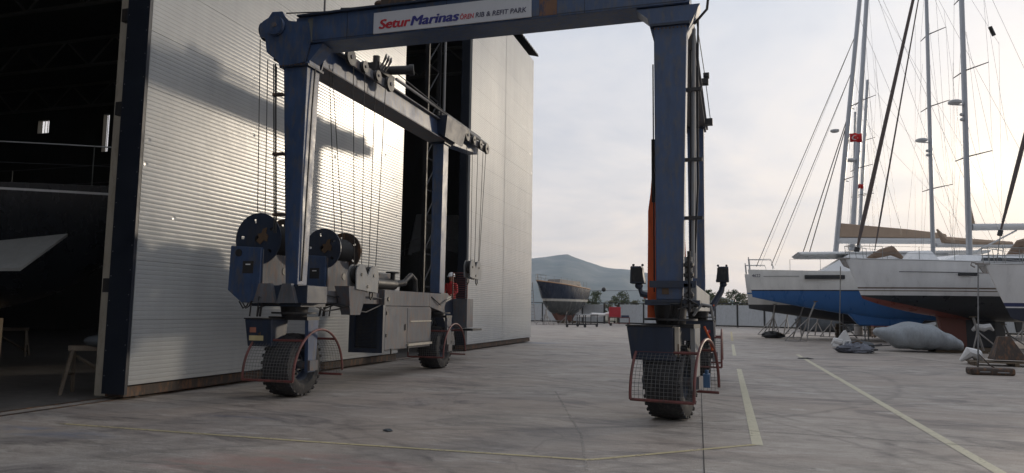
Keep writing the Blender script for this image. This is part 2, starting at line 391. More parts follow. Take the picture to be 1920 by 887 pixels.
def copy_tree(o, parent=None):
    c = o.copy(); COL.objects.link(c); c.parent = parent
    for ch in [x for x in bpy.data.objects if x.parent == o]: copy_tree(ch, c)
    return c
def text(body, size, mat, parent, loc, rot, name='lettering', shear=0.0, offset=0.0, width=None, ext=0.004, align='LEFT', bold=None):
    cu = bpy.data.curves.new(name, 'FONT'); cu.body = body; cu.size = size; cu.shear = shear; cu.offset = offset; cu.extrude = ext
    cu.align_x = align; cu.materials.append(mat)
    o = bpy.data.objects.new(name, cu); COL.objects.link(o)
    bpy.context.view_layer.update()
    if width: 
        k = width / max(o.dimensions.x, 1e-6); o.scale = (k, 1, 1)
    o.rotation_euler = rot
    o.location = Vector(loc) - (ORG.get(parent.name, Vector()) if parent else Vector())
    o.parent = parent
    bpy.context.view_layer.update()
    me = bpy.data.meshes.new_from_object(o.evaluated_get(bpy.context.evaluated_depsgraph_get()))
    if bold:
        vs_ = [tuple(v.co) for v in me.vertices]; fs_ = [tuple(p.vertices) for p in me.polygons]; n_ = len(vs_); V_ = list(vs_); F_ = list(fs_)
        for i_, (bx, by) in enumerate(bold): V_ += [(x + bx, y + by, z + .0007 * (i_ + 1)) for x, y, z in vs_]; F_ += [tuple(a + n_ * (i_ + 1) for a in f) for f in fs_]
        me = bpy.data.meshes.new(name); me.from_pydata(V_, [], F_); me.materials.append(mat)
    q = bpy.data.objects.new(name, me); COL.objects.link(q); q.parent = parent; q.location = o.location; q.rotation_euler = o.rotation_euler; q.scale = o.scale
    bpy.data.objects.remove(o); q.name = name
    return q
def strip(pts, w, name, mat, z=0.004):
    """a painted line of width w through the points, as one sheet"""
    mb = MB()
    for a, b in zip(pts[:-1], pts[1:]):
        a = Vector((*a[:2], 0)); b = Vector((*b[:2], 0)); d = (b - a).normalized(); n = Vector((-d.y, d.x, 0)) * w / 2
        mb.add([a - n + Vector((0, 0, z)), b - n + Vector((0, 0, z)), b + n + Vector((0, 0, z)), a + n + Vector((0, 0, z))], [(0, 1, 2, 3)]); z += .0004
    return tag(mb.build(name, mat), kind='structure')

# ================================================================== SETTING
g = MB().add([(-9000, -9000, 0), (9000, -9000, 0), (9000, 9000, 0), (-9000, 9000, 0)], [(0, 1, 2, 3)])
tag(g.build('ground', GROUND), kind='structure')
# painted markings and joints
strip([(0.16, 21.9), (0.27, 9.45)], .13, 'yard_marking', YLINE)
strip([(-.10, 64), (-.02, 43.0)], .14, 'yard_marking', YLINE2)
strip([(0.0, 38.5), (0.06, 28.5)], .13, 'yard_marking', YLINE)
strip([(2.42, 30.6), (2.64, 5.0)], .13, 'yard_marking', YLINE)
strip([(0.24, 9.48), (-1.50, 7.86)], .075, 'yard_marking', YLINE2, .0045)
strip([(-1.50, 7.86), (-5.0, 7.70), (-8.6, 7.64)], .075, 'yard_marking', YLINE2, .005)
strip([(8.8, 18.5), (7.6, 26), (6.2, 31.5)], .12, 'yard_marking', WLINE)
strip([(-3.4, 14.2), (-1.9, 9.4), (-1.3, 6.8)], .035, 'yard_marking', WLINE)
strip([(-.9, 10.6), (9.5, 10.1)], .05, 'yard_marking', WLINE)
JOINT = pmat('dark_joint_gap', (0.03, 0.028, 0.027), .9, bump=0)  # own dark colour of the joints in the concrete
strip([(-.72, 17.5), (-.20, 5.5)], .012, 'expansion_joint', JOINT)
strip([(-9.0, 21.0), (12, 20.2)], .014, 'expansion_joint', JOINT)
strip([(-9.0, 34.2), (12, 33.2)], .016, 'expansion_joint', JOINT)

# mountain beyond the yard
def mountain():
    prof = [(560, 520), (800, 500), (900, 492), (1000, 484), (1030, 481), (1052, 478), (1063, 476), (1078, 482), (1100, 491), (1130, 500), (1155, 504), (1180, 506), (1225, 513), (1270, 524), (1320, 545), (1380, 566), (1450, 577)]
    mb = MB(); rows = 26; pts = []
    def hpx(x):
        for (a, ya), (b, yb) in zip(prof[:-1], prof[1:]):
            if a <= x <= b: return ya + (yb - ya) * (x - a) / (b - a)
    cols = [560 + i * 7 for i in range(128)]
    rnd = random.Random(3)
    ph = [(rnd.uniform(.004, .05), rnd.uniform(0, 6), rnd.uniform(.2, 1)) for _ in range(9)]
    for j in range(rows):
        f = j / (rows - 1)
        for x in cols:
            P = at(x, hpx(x), 3600); H = P.z
            q = f ** .8
            wob = sum(a * sin(x * w * (1 + .25 * k) + p + f * 5 * (k % 3 - 1)) for k, (w, p, a) in enumerate(ph)) / 5
            h = H * q * (1 + .35 * wob * sin(pi * f)) if f < 1 else H + 1.5 * sin(x * 1.7)
            pts.append((P.x * (1 - .30 * (1 - f)), 3600 - 1300 * (1 - f) + 160 * wob * sin(pi * f), max(h, -2 if j == 0 else .5)))
    n = len(cols)
    back = []
    for i in range(n):
        x, y, z = pts[(rows - 1) * n + i]; back.append((x, y + 900, 0))
    pts += back
    fs = [(j * n + i, j * n + i + 1, (j + 1) * n + i + 1, (j + 1) * n + i) for j in range(rows) for i in range(n - 1)]
    mb.add(pts, fs)
    m, t, b = newmat('mountain_scrub')
    o = nd(t, 'ShaderNodeTexCoord').outputs['Object']
    nn = noise(t, mapv(t, o, (1, 1, 1.6)), .006, 8, .65)
    t.links.new(ramp(t, nn, [(.35, (0.05, 0.06, 0.035)), (.55, (0.12, 0.12, 0.09)), (.7, (0.2, 0.19, 0.16))]), b.inputs['Base Color']); b.inputs['Roughness'].default_value = .95
    tag(mb.build('mountain', m, smooth=True), kind='structure')
mountain()

# ================================================================== HANGAR
XD = -9.7                       # outer face of the sliding doors
def hangar():
    r = thing('hangar', 'tall dark hangar open at the left behind the big ribbed sliding doors', 'building', (-24, 10, 0))
    # side walls, back wall with two daylight openings, roof
    Y0, Y1, XB, H = -14.0, 35.4, -52.0, 14.9
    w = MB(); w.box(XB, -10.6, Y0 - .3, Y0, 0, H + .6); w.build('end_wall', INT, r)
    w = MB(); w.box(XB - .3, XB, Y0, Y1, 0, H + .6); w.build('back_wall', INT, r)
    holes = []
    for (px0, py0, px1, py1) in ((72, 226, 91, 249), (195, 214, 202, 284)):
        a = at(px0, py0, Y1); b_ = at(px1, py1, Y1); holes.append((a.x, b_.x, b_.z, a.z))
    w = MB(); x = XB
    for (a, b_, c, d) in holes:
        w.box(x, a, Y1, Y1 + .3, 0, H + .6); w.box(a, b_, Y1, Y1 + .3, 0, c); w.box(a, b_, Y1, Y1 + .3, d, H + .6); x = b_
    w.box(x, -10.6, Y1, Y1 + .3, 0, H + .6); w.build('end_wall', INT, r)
    for (a, b_, c, d) in holes:
        f = MB()
        for k in range(1, 4): xx = a + (b_ - a) * k / 4; f.box(xx - .015, xx + .015, Y1 + .1, Y1 + .13, c, d)
        f.build('window_bars', INTS, r)
    # roof with a corrugated verge that sticks out above the doors
    rf = MB(); rf.box(XB - .5, -10.55, Y0 - .5, Y1 + .3, H + .62, H + .9); rf.build('roof', INT, r)
    e = MB(); x0, x1 = -10.5, -9.60
    n = 160; ya, yb = Y0 - .5, Y1 + .35
    vs = []
    for i in range(n * 2 + 1):
        y = ya + (yb - ya) * i / (2 * n); dz = .05 if i % 2 else -.05
        vs += [(x0, y, H + .33 + dz), (x1, y, H + .10 + dz), (x1, y, H + .13 + dz), (x0, y, H + .38 + dz)]
    fs = []
    for i in range(2 * n):
        for k in range(4): fs.append((4 * i + k, 4 * i + (k + 1) % 4, 4 * i + 4 + (k + 1) % 4, 4 * i + 4 + k))
    e.add(vs, fs + [(0, 1, 2, 3), (8 * n, 8 * n + 1, 8 * n + 2, 8 * n + 3)]); e.build('eave', BLACK, r)
    # lattice roof trusses
    for y in (-8, -2, 4, 10, 16, 22, 28, 34):
        t = MB(); zt, zb = H + .3, H - 1.1
        for z in (zt, zb): t.cyl((XB, y, z), (-10.9, y, z), .09, n=6)
        k = 26
        for i in range(k):
            xa = XB + (41.1) * i / k; xb = XB + 41.1 * (i + 1) / k
            t.cyl((xa, y, zb if i % 2 else zt), (xb, y, zt if i % 2 else zb), .05, n=5)
        t.build('roof_truss', INTS, r, smooth=True)
    # beige columns along the door line and a lattice column in the gap
    for y in (10.15, 34.4):
        c = MB(); c.box(-10.72, -10.40, y, y + .12, 0, H); c.box(-10.72, -10.40, y + .4, y + .52, 0, H); c.box(-10.58, -10.54, y + .12, y + .4, 0, H)
        c.build('column', BEIGE, r)
    lt = MB()
    for y in (24.2, 25.3): lt.box(-10.9, -10.75, y, y + .1, 0, H)
    for i in range(12): lt.cyl((-10.83, 24.25, i * 1.2), (-10.83, 25.35, i * 1.2 + 1.2), .035, n=5); lt.cyl((-10.83, 24.25, i * 1.2), (-10.83, 25.35, i * 1.2), .035, n=5)
    lt.build('lattice_column', BLACK, r)
    p = MB(); p.cyl((-9.98, 23.9, .1), (-9.98, 23.9, H), .05, n=8); p.build('drainpipe', LGREY, r, smooth=True)
    # tracks
    tr = MB(); tr.box(-9.93, -9.89, Y0, Y1, 0, .014); tr.box(-10.29, -10.25, Y0, Y1, 0, .014)
    tr.build('door_track', RUSTB, r)
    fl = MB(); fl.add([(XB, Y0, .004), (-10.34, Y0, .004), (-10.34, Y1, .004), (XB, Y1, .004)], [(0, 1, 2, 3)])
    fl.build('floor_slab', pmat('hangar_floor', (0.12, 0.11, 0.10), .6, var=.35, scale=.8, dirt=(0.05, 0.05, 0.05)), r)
hangar()

def sliding_door(y0, y1, z0, z1, label, seams=(), group='sliding hangar doors', edge=False, xf=XD):
    r = thing('sliding_door', label, 'door', (xf - .2, (y0 + y1) / 2, 0), 0, group)
    pitch = .078; prof = []; z = z0; nr = 0
    while z < z1 - pitch:
        prof += [(-.0012, z), (.0006, z + .016), (.0018, z + .032), (.0024, z + .048), (.0022, z + .064), (-.0055 if nr % 13 else -.012, z + .067 if nr % 13 else z + .065), (-.0055 if nr % 13 else -.012, z + .074)]; nr += 1
        z += pitch
    prof.append((-.001, z))
    ys = [y0] + list(seams) + [y1]
    for a, b in zip(ys[:-1], ys[1:]):
        mb = MB(); g_ = .02
        vs = []
        for dx, zz in prof: vs += [(xf + dx, a + g_, zz), (xf + dx, b - g_, zz)]
        fs = [(2 * i, 2 * i + 1, 2 * i + 3, 2 * i + 2) for i in range(len(prof) - 1)]
        mb.add(vs, fs)
        # ends and back
        mb.box(xf - .09, xf - .013, a + g_, b - g_, z0, z)
        mb.build('panel', PANEL, r)
    fr = MB(); fr.box(xf - .44, xf - .095, y0 + .01, y1 - .01, z0 - .02, z1); fr.build('core', NAVYTRIM, r)
    if edge:
        t = MB(); t.box(xf - .47, xf + .012, y0 - .06, y0 - .002, .10, z1); t.build('edge_trim', NAVYTRIM, r)
        rv = MB()
        k = 0; zz = .4
        while zz < 13:
            for x in (xf - .43, xf - .03): rv.cyl((x, y0 - .068, zz + (.1 if x > xf - .1 else 0)), (x, y0 - .06, zz + (.1 if x > xf - .1 else 0)), .008, n=6)
            zz += .42
        tag(rv.build('rivets', WIRE, r), kind='stuff')
        for zz in (1.8, 4.9, 6.6, 9.0):
            h = MB(); h.box(xf - .62, xf - .48, y0 - .05, y0 + .05, zz, zz + .24); h.build('guide_bracket', BLACK, r, bevel=.01)
    sl_ = MB(); sl_.box(xf - .45, xf - .06, y0, y1, .05, z0 - .03); sl_.build('bottom_rail', RUSTB, r)
    for yy in (y0 + .4, y1 - .5, (y0 + y1) / 2):
        wl = MB(); wl.lathe([(-.05, .01), (-.05, .075), (.05, .075), (.05, .01)], (xf - .21, yy, .08), 'x', 16); wl.build('roller', BLACK, r, smooth=True)
    return r
sliding_door(9.83, 20.08, .25, 14.6, 'near ribbed white sliding door behind the blue travel lift, catching the sun', (), edge=True)
sliding_door(26.0, 35.2, .25, 14.6, 'far white sliding door of two ribbed panels, at the end of the hangar', (30.45,))

# a yacht standing in the dark hangar
def hull_mesh(L, B, zs0, zs1, zwl, zb, rake=.9, stern=.8, nst=22, nsec=12, bow_rise=None, full=.55, transom=0.0, pw=1.0, bexp=2.0):
    mb = MB(); rows = []
    for i in range(nst + 1):
        u = i / nst
        k = min(u / full, 1.0)
        b = B / 2 * (1 - (1 - k) ** 2.1)
        if u > full: b *= 1 - (1 - stern) * ((u - full) / (1 - full)) ** 1.6
        b = max(b, .03)
        zs = zs0 + (zs1 - zs0) * u - .10 * sin(pi * u)
        bot = zb + ((bow_rise if bow_rise is not None else zwl + .1) - zb) * (1 - min(u / .55, 1)) ** bexp
        if u > .7: bot += (zwl - zb) * .75 * ((u - .7) / .3) ** 1.7
        sh = 1.55 - .75 * min(u / .45, 1)           # V at the bow, round amidships
        for sgn in (1,):
            row = []
            for j in range(nsec + 1):
                t = j / nsec; a = t * pi / 2
                y = b * (sin(a) ** (sh * pw)); z = bot + (zs - bot) * (1 - cos(a)) ** (.95)
                f = (z - bot) / max(zs - bot, .01)
                x = u * L + rake * (1 - f) * (1 - u) ** 6 - (transom * (1 - f) * u ** 8)
                row.append((x, y, z))
            rows.append(row)
    n = nsec + 1
    vs = []; fs = []
    for row in rows:
        vs += [(x, -y, z) for x, y, z in reversed(row)] + row[1:]
    w = 2 * nsec + 1
    for i in range(nst):
        for j in range(w - 1): fs.append((i * w + j, i * w + j + 1, (i + 1) * w + j + 1, (i + 1) * w + j))
    fs.append(tuple(nst * w + j for j in range(w)))
    for i in range(nst): fs.append((i * w, (i + 1) * w, (i + 1) * w + w - 1, i * w + w - 1))
    fs.append(tuple(range(w)))
    mb.add(vs, fs); return mb
def sheer(L, B, zs0, zs1, u, full=.55, stern=.8):
    k = min(u / full, 1.0); b = B / 2 * (1 - (1 - k) ** 2.1)
    if u > full: b *= 1 - (1 - stern) * ((u - full) / (1 - full)) ** 1.6
    return u * L, b, zs0 + (zs1 - zs0) * u - .10 * sin(pi * u)

def railing(r, L, B, zs0, zs1, h=.62, full=.55, stern=.8, mat=None, us=None, rad=.013, pulpit=True):
    us = us or [.10, .2, .3, .4, .5, .6, .7, .8, .9]
    mat = mat or WIRE
    for sg in (-1, 1):
        st = MB(); ln = MB(); tops = []
        for u in us:
            x, b, z = sheer(L, B, zs0, zs1, u, full, stern); b -= .05
            st.cyl((x, sg * b, z), (x, sg * b, z + h), rad, n=5); tops.append((x, sg * b, z + h))
        st.build('stanchions', mat, r, local=True)
        for k in (1.0, .5): ln.tube([(x, y, z - h * (1 - k)) for x, y, z in tops], .007, 4)
        ln.build('lifeline', STEELW, r, local=True)
    if pulpit:
        p = MB(); a = []
        for u, sg in ((.10, -1), (.045, -1), (0.0, -1), (0.0, 1), (.045, 1), (.10, 1)):
            x, b, z = sheer(L, B, zs0, zs1, max(u, .012), full, stern); a.append((x - (.12 if u == 0 else 0), sg * max(b - .05, .16), z + h))
        p.tube(a, rad * 1.4, 6); p.tube([(x, y, z - h * .45) for x, y, z in a], rad, 6)
        for q in (a[1], a[2], a[3], a[4]): p.cyl((q[0] + .06, q[1], q[2] - h), q, rad, n=6)
        p.build('pulpit', mat, r, smooth=True, local=True)

def hangar_yacht():
    r = thing('motor_yacht', 'dark motor yacht with two thin silver rails stored inside the dark open hangar', 'yacht', (-10.95, 13.4, 0), radians(197))
    L, B = 20, 4.6
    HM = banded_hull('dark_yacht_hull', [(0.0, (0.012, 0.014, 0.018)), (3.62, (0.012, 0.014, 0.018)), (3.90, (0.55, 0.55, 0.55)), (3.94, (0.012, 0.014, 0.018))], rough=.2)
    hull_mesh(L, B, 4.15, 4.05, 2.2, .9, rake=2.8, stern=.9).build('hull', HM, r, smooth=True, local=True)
    railing(r, L, B, 4.15, 4.05, .85, mat=INTS, us=[.02, .12, .3, .5], pulpit=False)
    m_ = MB(); m_.tube([(sheer(L, B, 4.15, 4.05, u)[0], sheer(L, B, 4.15, 4.05, u)[1] - .05, sheer(L, B, 4.15, 4.05, u)[2] + .85) for u in [i / 20 for i in range(16)]], .016, 5); m_.build('top_rail', WIRE, r, local=True)
    c = MB(); c.hexa([(7, -1.6, 3.9), (17, -1.7, 3.9), (17, 1.7, 3.9), (7, 1.6, 3.9)], [(9, -1.2, 5.4), (16, -1.4, 5.4), (16, 1.4, 5.4), (9, 1.2, 5.4)]); c.build('cabin', TARPD, r, bevel=.05, local=True)
    d = MB(); d.box(.9, 1.7, -.35, .35, 4.02, 4.10); d.build('anchor_plate', GEL, r, local=True)
    k = MB()
    for x in (5, 9, 13): k.box(x, x + .3, -.5, .5, 0, 1.25)
    k.build('keel_block', WOOD, r, local=True)
hangar_yacht()
def sawhorse(x, y, rz, label, h=.85, mat=WOODL):
    r = thing('sawhorse', label, 'sawhorse', (x, y, 0), rz, 'trestles inside the hangar')
    t = MB(); t.box(-.45, .45, -.05, .05, h - .09, h); t.build('top_beam', mat, r, local=True)
    for sx in (-1, 1):
        for sy in (-1, 1):
            l = MB(); l.cyl((sx * .38, sy * .04, h - .08), (sx * .45, sy * .28, 0), .035, n=4); l.build('leg', mat, r, local=True)
        b = MB(); b.cyl((sx * .42, -.18, .35), (sx * .42, .18, .35), .025, n=4); b.build('cross_brace', mat, r, local=True)
    b = MB(); b.cyl((-.40, .1, .68), (.42, .24, .12), .03, n=4); b.build('diagonal_brace', mat, r, local=True)
    return r
sawhorse(-11.0, 10.4, radians(28), 'wooden sawhorse with cloths on it beside the door edge')
tb = MB(); tb.ball((-10.95, 10.4, .93), .24, 8, sc=(1.3, .8, .45)); tag(tb.build('rag_heap', TARPD, smooth=True), 'dark heap of cloths lying on the sawhorse', 'cloth')
sawhorse(gnd(17, 668).x, gnd(17, 668).y, radians(40), 'small wooden sawhorse deep in the hangar shadow')
a_ = [at(0, 456, 9.9), at(127, 443, 10.4), at(38, 508, 9.0), at(-80, 509, 8.8), at(-80, 466, 9.6)]
pl = MB(); pl.prism(a_, (0, 0, .05)); tag(pl.build('awning_board', pmat('pale_board', (0.22, 0.22, 0.21), .7)), 'pale grey board jutting out of the dark hangar at the left edge', 'board')

# boat seen through the gap between the doors
def gap_boat():
    r = thing('covered_motorboat', 'pale grey motorboat inside the hangar between the two doors', 'boat', (-12.2, 28.6, 0), radians(112))
    hull_mesh(11, 3.8, 4.2, 4.0, 1.6, .8, rake=1.5).build('hull', pmat('grey_hull', (0.22, 0.22, 0.22), .4), r, smooth=True, local=True)
    c = MB(); c.hexa([(2.0, -1.3, 4.0), (8.5, -1.4, 4.0), (8.5, 1.4, 4.0), (2.0, 1.3, 4.0)], [(3.4, -1.0, 6.1), (8.2, -1.1, 6.1), (8.2, 1.1, 6.1), (3.4, 1.0, 6.1)]); c.build('cabin', pmat('grey_cabin', (0.2, 0.2, 0.2), .4), r, bevel=.06, local=True)
    w = MB(); w.hexa([(2.6, -1.27, 4.6), (7.6, -1.34, 4.6), (7.6, 1.34, 4.6), (2.6, 1.27, 4.6)], [(3.1, -1.14, 5.5), (7.5, -1.24, 5.5), (7.5, 1.24, 5.5), (3.1, 1.14, 5.5)]); w.build('window', GLASSD, r, local=True)
    railing(r, 11, 3.8, 4.2, 4.0, .6)
gap_boat()

# ================================================================== TRAVEL LIFT
LIFT = thing('travel_lift', 'big blue gantry boat hoist on four wheels with ropes, winches and a white sign', 'boat hoist', (-4.2, 14.6, 0))
T = LIFT
# legs: tapered box columns (bottom x0,x1, top x0,x1, y0,y1, z0,z1)
def leg(bx0, bx1, tx0, tx1, y0, y1, z0, z1, yb=None):
    yb = yb or y1
    m = MB(); m.hexa([(bx0, y0, z0), (bx1, y0, z0), (bx1, yb, z0), (bx0, yb, z0)], [(tx0, y0, z1), (tx1, y0, z1), (tx1, y1, z1), (tx0, y1, z1)])
    o = m.build('leg', BLUE, T, bevel=.012)
    f = MB(); f.box(bx0 - .07, bx1 + .07, y0 - .07, y1 + .07, z0 - .035, z0 + .0); f.build('flange', BLUED, o); f = MB(); f.box(tx0 - .05, tx1 + .05, y0 - .05, y1 + .05, z1 - .09, z1 - .05); f.build('flange', BLUED, o)
    return o
leg(-7.53, -7.29, -7.78, -7.28, 11.0, 11.42, 1.98, 6.02, 11.30)
leg(-1.09, -.70, -1.10, -.60, 11.0, 11.42, 1.78, 6.10)
leg(-7.80, -7.52, -7.82, -7.50, 18.0, 18.36, 2.02, 6.20)
leg(-.98, -.62, -1.0, -.60, 18.0, 18.36, 2.02, 6.20)
for (x0, x1, y) in ((-7.80, -7.30, 10.945), (-1.08, -.62, 10.945)):
    m = MB()
    for k in range(9): m.cyl((x0 + (x1 - x0) * k / 8, y, 5.955), (x0 + (x1 - x0) * k / 8, y - .02, 5.955), .014, n=6)
    tag(m.build('flange_bolts', RUSTB, T), kind='stuff')
# front girder
gz0, gz1 = 6.36, 6.86
m = MB(); m.box(-7.55, -.55, 11.0, 11.60, gz0, gz1); GIR = m.build('front_girder', BLUE, T, bevel=.012)
m = MB(); m.box(-7.5, -.6, 10.93, 11.67, gz1, gz1 + .03); m.build('flange', BLUED, GIR)
m = MB(); m.box(-2.95, -2.65, 10.992, 11.0, gz0 + .03, gz1 - .02); m.build('rust_patch', pmat('rusty_patch', (0.16, 0.085, 0.05), .7, dirt=(0.03, 0.05, 0.1), dirt_amt=.9), GIR)
m = MB(); m.box(-7.30, -7.20, 10.993, 11.0, gz0 + .02, gz1 - .04); m.build('worn_stripe', pmat('worn_paint', (0.10, 0.105, 0.10), .6), GIR)
# corner gussets
m = MB(); m.prism([(-7.84, 11.04, 5.97), (-7.26, 11.04, 5.97), (-7.26, 11.04, 6.05), (-7.0, 11.04, 6.34), (-7.84, 11.04, 6.34)], (0, .34, 0)); m.build('gusset', BLUE, T)
m = MB(); m.prism([(-1.13, 11.04, 5.9), (-.6, 11.04, 5.9), (-.4, 11.04, 6.34), (-1.38, 11.04, 6.34), (-1.2, 11.04, 6.18)], (0, .34, 0)); m.build('gusset', BLUE, T)
m = MB(); m.prism([at(1221, 55, 11.3), at(1230, 62, 11.3), at(1230, 95, 11.3)], (0, .12, 0)); m.build('gusset', BLUED, T)
# node at the left end of the girder (plates, then sheaves)
out = [(95, 262), (130, 220), (185, 185), (225, 125), (330, 118), (355, 170), (395, 215), (600, 235), (620, 420), (560, 640), (340, 700), (300, 690), (280, 630), (205, 580), (165, 540), (150, 395), (95, 382)]
poly = [at(470 + a / 5.545, b / 5.545, 10.97) for a, b in out]
m = MB(); m.prism([Vector((p.x, 10.97, p.z)) for p in poly], (0, .03, 0)); m.build('end_plate', BLUE, T)
m = MB(); m.prism([Vector((p.x, 11.52, p.z)) for p in poly], (0, .03, 0)); m.build('end_plate', BLUE, T)
m = MB(); m.box(-8.0, -7.5, 11.0, 11.5, 6.1, 6.75); m.build('node_box', BLUED, T)
def sheave(c, r, axis='y', w=.07, mat=None, par=None, name='sheave'):
    m = MB(); m.lathe([(-w, .03), (-w, r), (-w * .5, r), (0, r * .88), (w * .5, r), (w, r), (w, .03)], c, axis, 28)
    o = m.build(name, mat or BLUED, par or T, smooth=True)
    h = MB(); h.lathe([(-w - .02, .0), (-w - .02, r * .25), (w + .02, r * .25), (w + .02, 0)], c, axis, 14); h.build('hub', GREYP, o, smooth=True)
    return o
p = at(517, 48, 10.9); sheave((p.x, 10.90, p.z), .17, 'y', .035, BLUE)
p = at(496, 58, 11.2); sheave((p.x, 11.25, p.z), .18, 'x', .04, BLUED)
# rails, conduits and top machinery on the girder
m = MB()
m.tube([at(537, 25, 11.1), at(620, 22, 11.1), at(710, 14, 11.1), at(770, 6, 11.1)], .012, 6)
m.tube([(-7.6, 11.2, 6.95), (-6.2, 11.2, 7.0), (-4.5, 11.2, 6.95), (-1.2, 11.2, 6.96)], .02, 6)
m.tube([(-7.6, 11.35, 6.92), (-6.6, 11.3, 7.05), (-5.6, 11.3, 7.04), (-3, 11.3, 6.98), (-1.2, 11.3, 6.96)], .028, 6)
m.build('girder_hose', BLACK, T, smooth=True)
m = MB(); m.cyl(at(704, 34, 11.2), at(752, -14, 11.2), .075, n=10); m.cyl(at(640, 18, 11.3), at(720, 16, 11.3), .035, n=8)
for i in range(6): q = at(612 + 22 * i, 27 - 2 * i, 11.25); m.box(q.x - .05, q.x + .05, 11.15, 11.3, 6.88, 7.0)
m.build('girder_cylinder', BLACK, T, smooth=True)
m = MB()
for q in ((703, 20), (712, 8), (724, 3)): P = at(*q, 11.25); m.ball(P, .085, 6, sc=(1.2, 1, .8))
m.box(-5.9, -5.3, 11.1, 11.45, 6.9, 7.06); m.build('rope_anchor', RUSTB, T, smooth=True)
m = MB(); q = at(594, 40, 11.55); m.cyl((q.x, 11.8, 6.9), (q.x, 11.8, 8.2), .02, n=6); m.build('aerial', GREYP, T)
m = MB()
for x in (-6.5, -4.6, -2.2): m.box(x, x + .012, 10.994, 11.0, gz0, gz1)
m.box(-7.5, -.6, 10.994, 11.0, gz0 + .03, gz0 + .042); m.build('weld_seam', BLUED, GIR)
# sign
s0, s1 = at(702, 46, 11).x, at(997, 46, 11).x
m = MB(); m.box(s0, s1, 10.965, 10.99, 6.385, 6.765); SG = m.build('sign_board', SIGNW, T, bevel=.004)
ROT = (pi / 2, 0, 0); Yt = 10.962
def tx(body, x0, x1, z, size, mat, off, sh=.22, bold=None):
    a = at(x0, 46, 11).x; b = at(x1, 46, 11).x
    text(body, size, mat, SG, (a, Yt, z), ROT, shear=sh, offset=off, width=(b - a) - (.02 if bold else 0), bold=bold)
tx('Setur', 711, 770, 6.463, .235, TRED, 0, bold=[(.009, 0), (.018, .003), (.013, -.004)])
tx('Marinas', 769, 860, 6.463, .235, TBLUE, 0, bold=[(.009, 0), (.018, .003), (.013, -.004)])
tx('\u00d6REN', 863, 889, 6.472, .118, TRED, .0012, .14)
tx('RIB & REFIT PARK', 892, 987, 6.478, .118, TDARK, .0012, .14)
# upper side beams
def side_beam(x0, x1, y0, y1, zb0, zb1, zt):
    m = MB(); m.hexa([(x0, y0, zb0), (x1, y0, zb0), (x1, y1 - 2.4, zb0), (x0, y1 - 2.4, zb0)], [(x0, y0, zt), (x1, y0, zt), (x1, y1 - 2.4, zt), (x0, y1 - 2.4, zt)])
    m.hexa([(x0, y1 - 2.4, zb0), (x1, y1 - 2.4, zb0), (x1, y1, zb1), (x0, y1, zb1)], [(x0, y1 - 2.4, zt), (x1, y1 - 2.4, zt), (x1, y1, zt), (x0, y1, zt)])
    o = m.build('side_beam', BLUE, T, bevel=.01)
    f = MB(); f.box(x0 - .10, x1 + .10, y0, y1 - 2.4, zb0 - .03, zb0 - .001); f.build('flange', GREYP, o); f = MB(); f.box(x0 - .10, x1 + .10, y0, y1, zt + .001, zt + .03); f.build('flange', GREYP, o)
    rr = MB(); rr.box((x0 + x1) / 2 - .03, (x0 + x1) / 2 + .03, y0, y1, zt + .031, zt + .10)
    for i in range(12): yy = y0 + .4 + (y1 - y0 - .6) * i / 11; rr.box(x0 - .05, x1 + .05, yy, yy + .02, zt + .032, zt + .06)
    rr.build('rail', BLACK, o)
    return o
side_beam(-7.86, -7.52, 11.56, 20.9, 6.20, 6.42, 6.66)
side_beam(-1.02, -.66, 11.56, 20.4, 6.20, 6.42, 6.66)
# clutter on top of the beams: trolleys with motors and hose loops
def trolley(x, y, label=None, big=True):
    o = MB(); o.box(x - .24, x + .24, y - .35, y + .35, 6.80, 6.90); o = o.build('trolley', BLACK, T, bevel=.01)
    m = MB(); m.cyl((x + .1, y + .1, 6.98), (x + .62, y + .3, 7.02), .10, n=14); m.cyl((x + .62, y + .3, 7.02), (x + .72, y + .34, 7.03), .125, n=14); m.cyl((x + .05, y - .2, 6.9), (x + .05, y - .2, 7.22), .08, n=12)
    m.box(x - .2, x + .15, y - .25, y + .25, 6.9, 7.08); m.build('motor', BLACK, o, smooth=True)
    h = MB()
    for k in range(3):
        h.tube([(x + .25, y - .3 + k * .12, 6.95), (x + .42, y - .45 + k * .12, 7.14), (x + .5, y - .6 + k * .12, 7.0), (x + .40, y - .7 + k * .12, 6.75)], .018, 6)
    h.build('hose', BLACK, o, smooth=True)
trolley(-7.6, 14.3)
for x, y, n in ((-7.66, 17.8, 6), (-7.66, 19.4, 6), (-.85, 17.5, 4), (-.85, 19.5, 4)):
    m = MB()
    for k in range(n):
        yy = y + k * .23; m.box(x - .13, x + .17, yy, yy + .10, 6.77, 6.86 + .05 * (k % 3)); m.cyl((x + .05, yy + .05, 6.8), (x + .05, yy + .05, 6.98 + .05 * (k % 2)), .028, n=6)
    m.build('valve_bank', BLACK, T)
m = MB(); m.cyl((-7.5, 15.0, 6.98), (-7.45, 20.8, 6.93), .035, n=8); m.cyl((-7.40, 19.0, 6.83), (-7.40, 21.2, 6.83), .05, n=8); m.build('top_cylinder', LGREY, T, smooth=True)
m = MB(); m.tube([(-7.45, 14.6, 7.1), (-7.42, 16.6, 7.0), (-7.45, 18.2, 6.95)], .014, 6); m.build('top_rope', ROPE, T)
m = MB(); m.hexa([(-7.9, 17.6, 6.55), (-7.3, 17.6, 6.2), (-7.3, 18.9, 6.2), (-7.9, 18.9, 6.55)], [(-7.9, 17.5, 6.76), (-7.2, 17.5, 6.76), (-7.2, 19.0, 6.76), (-7.9, 19.0, 6.76)]); m.build('node_plate', BLUED, T)
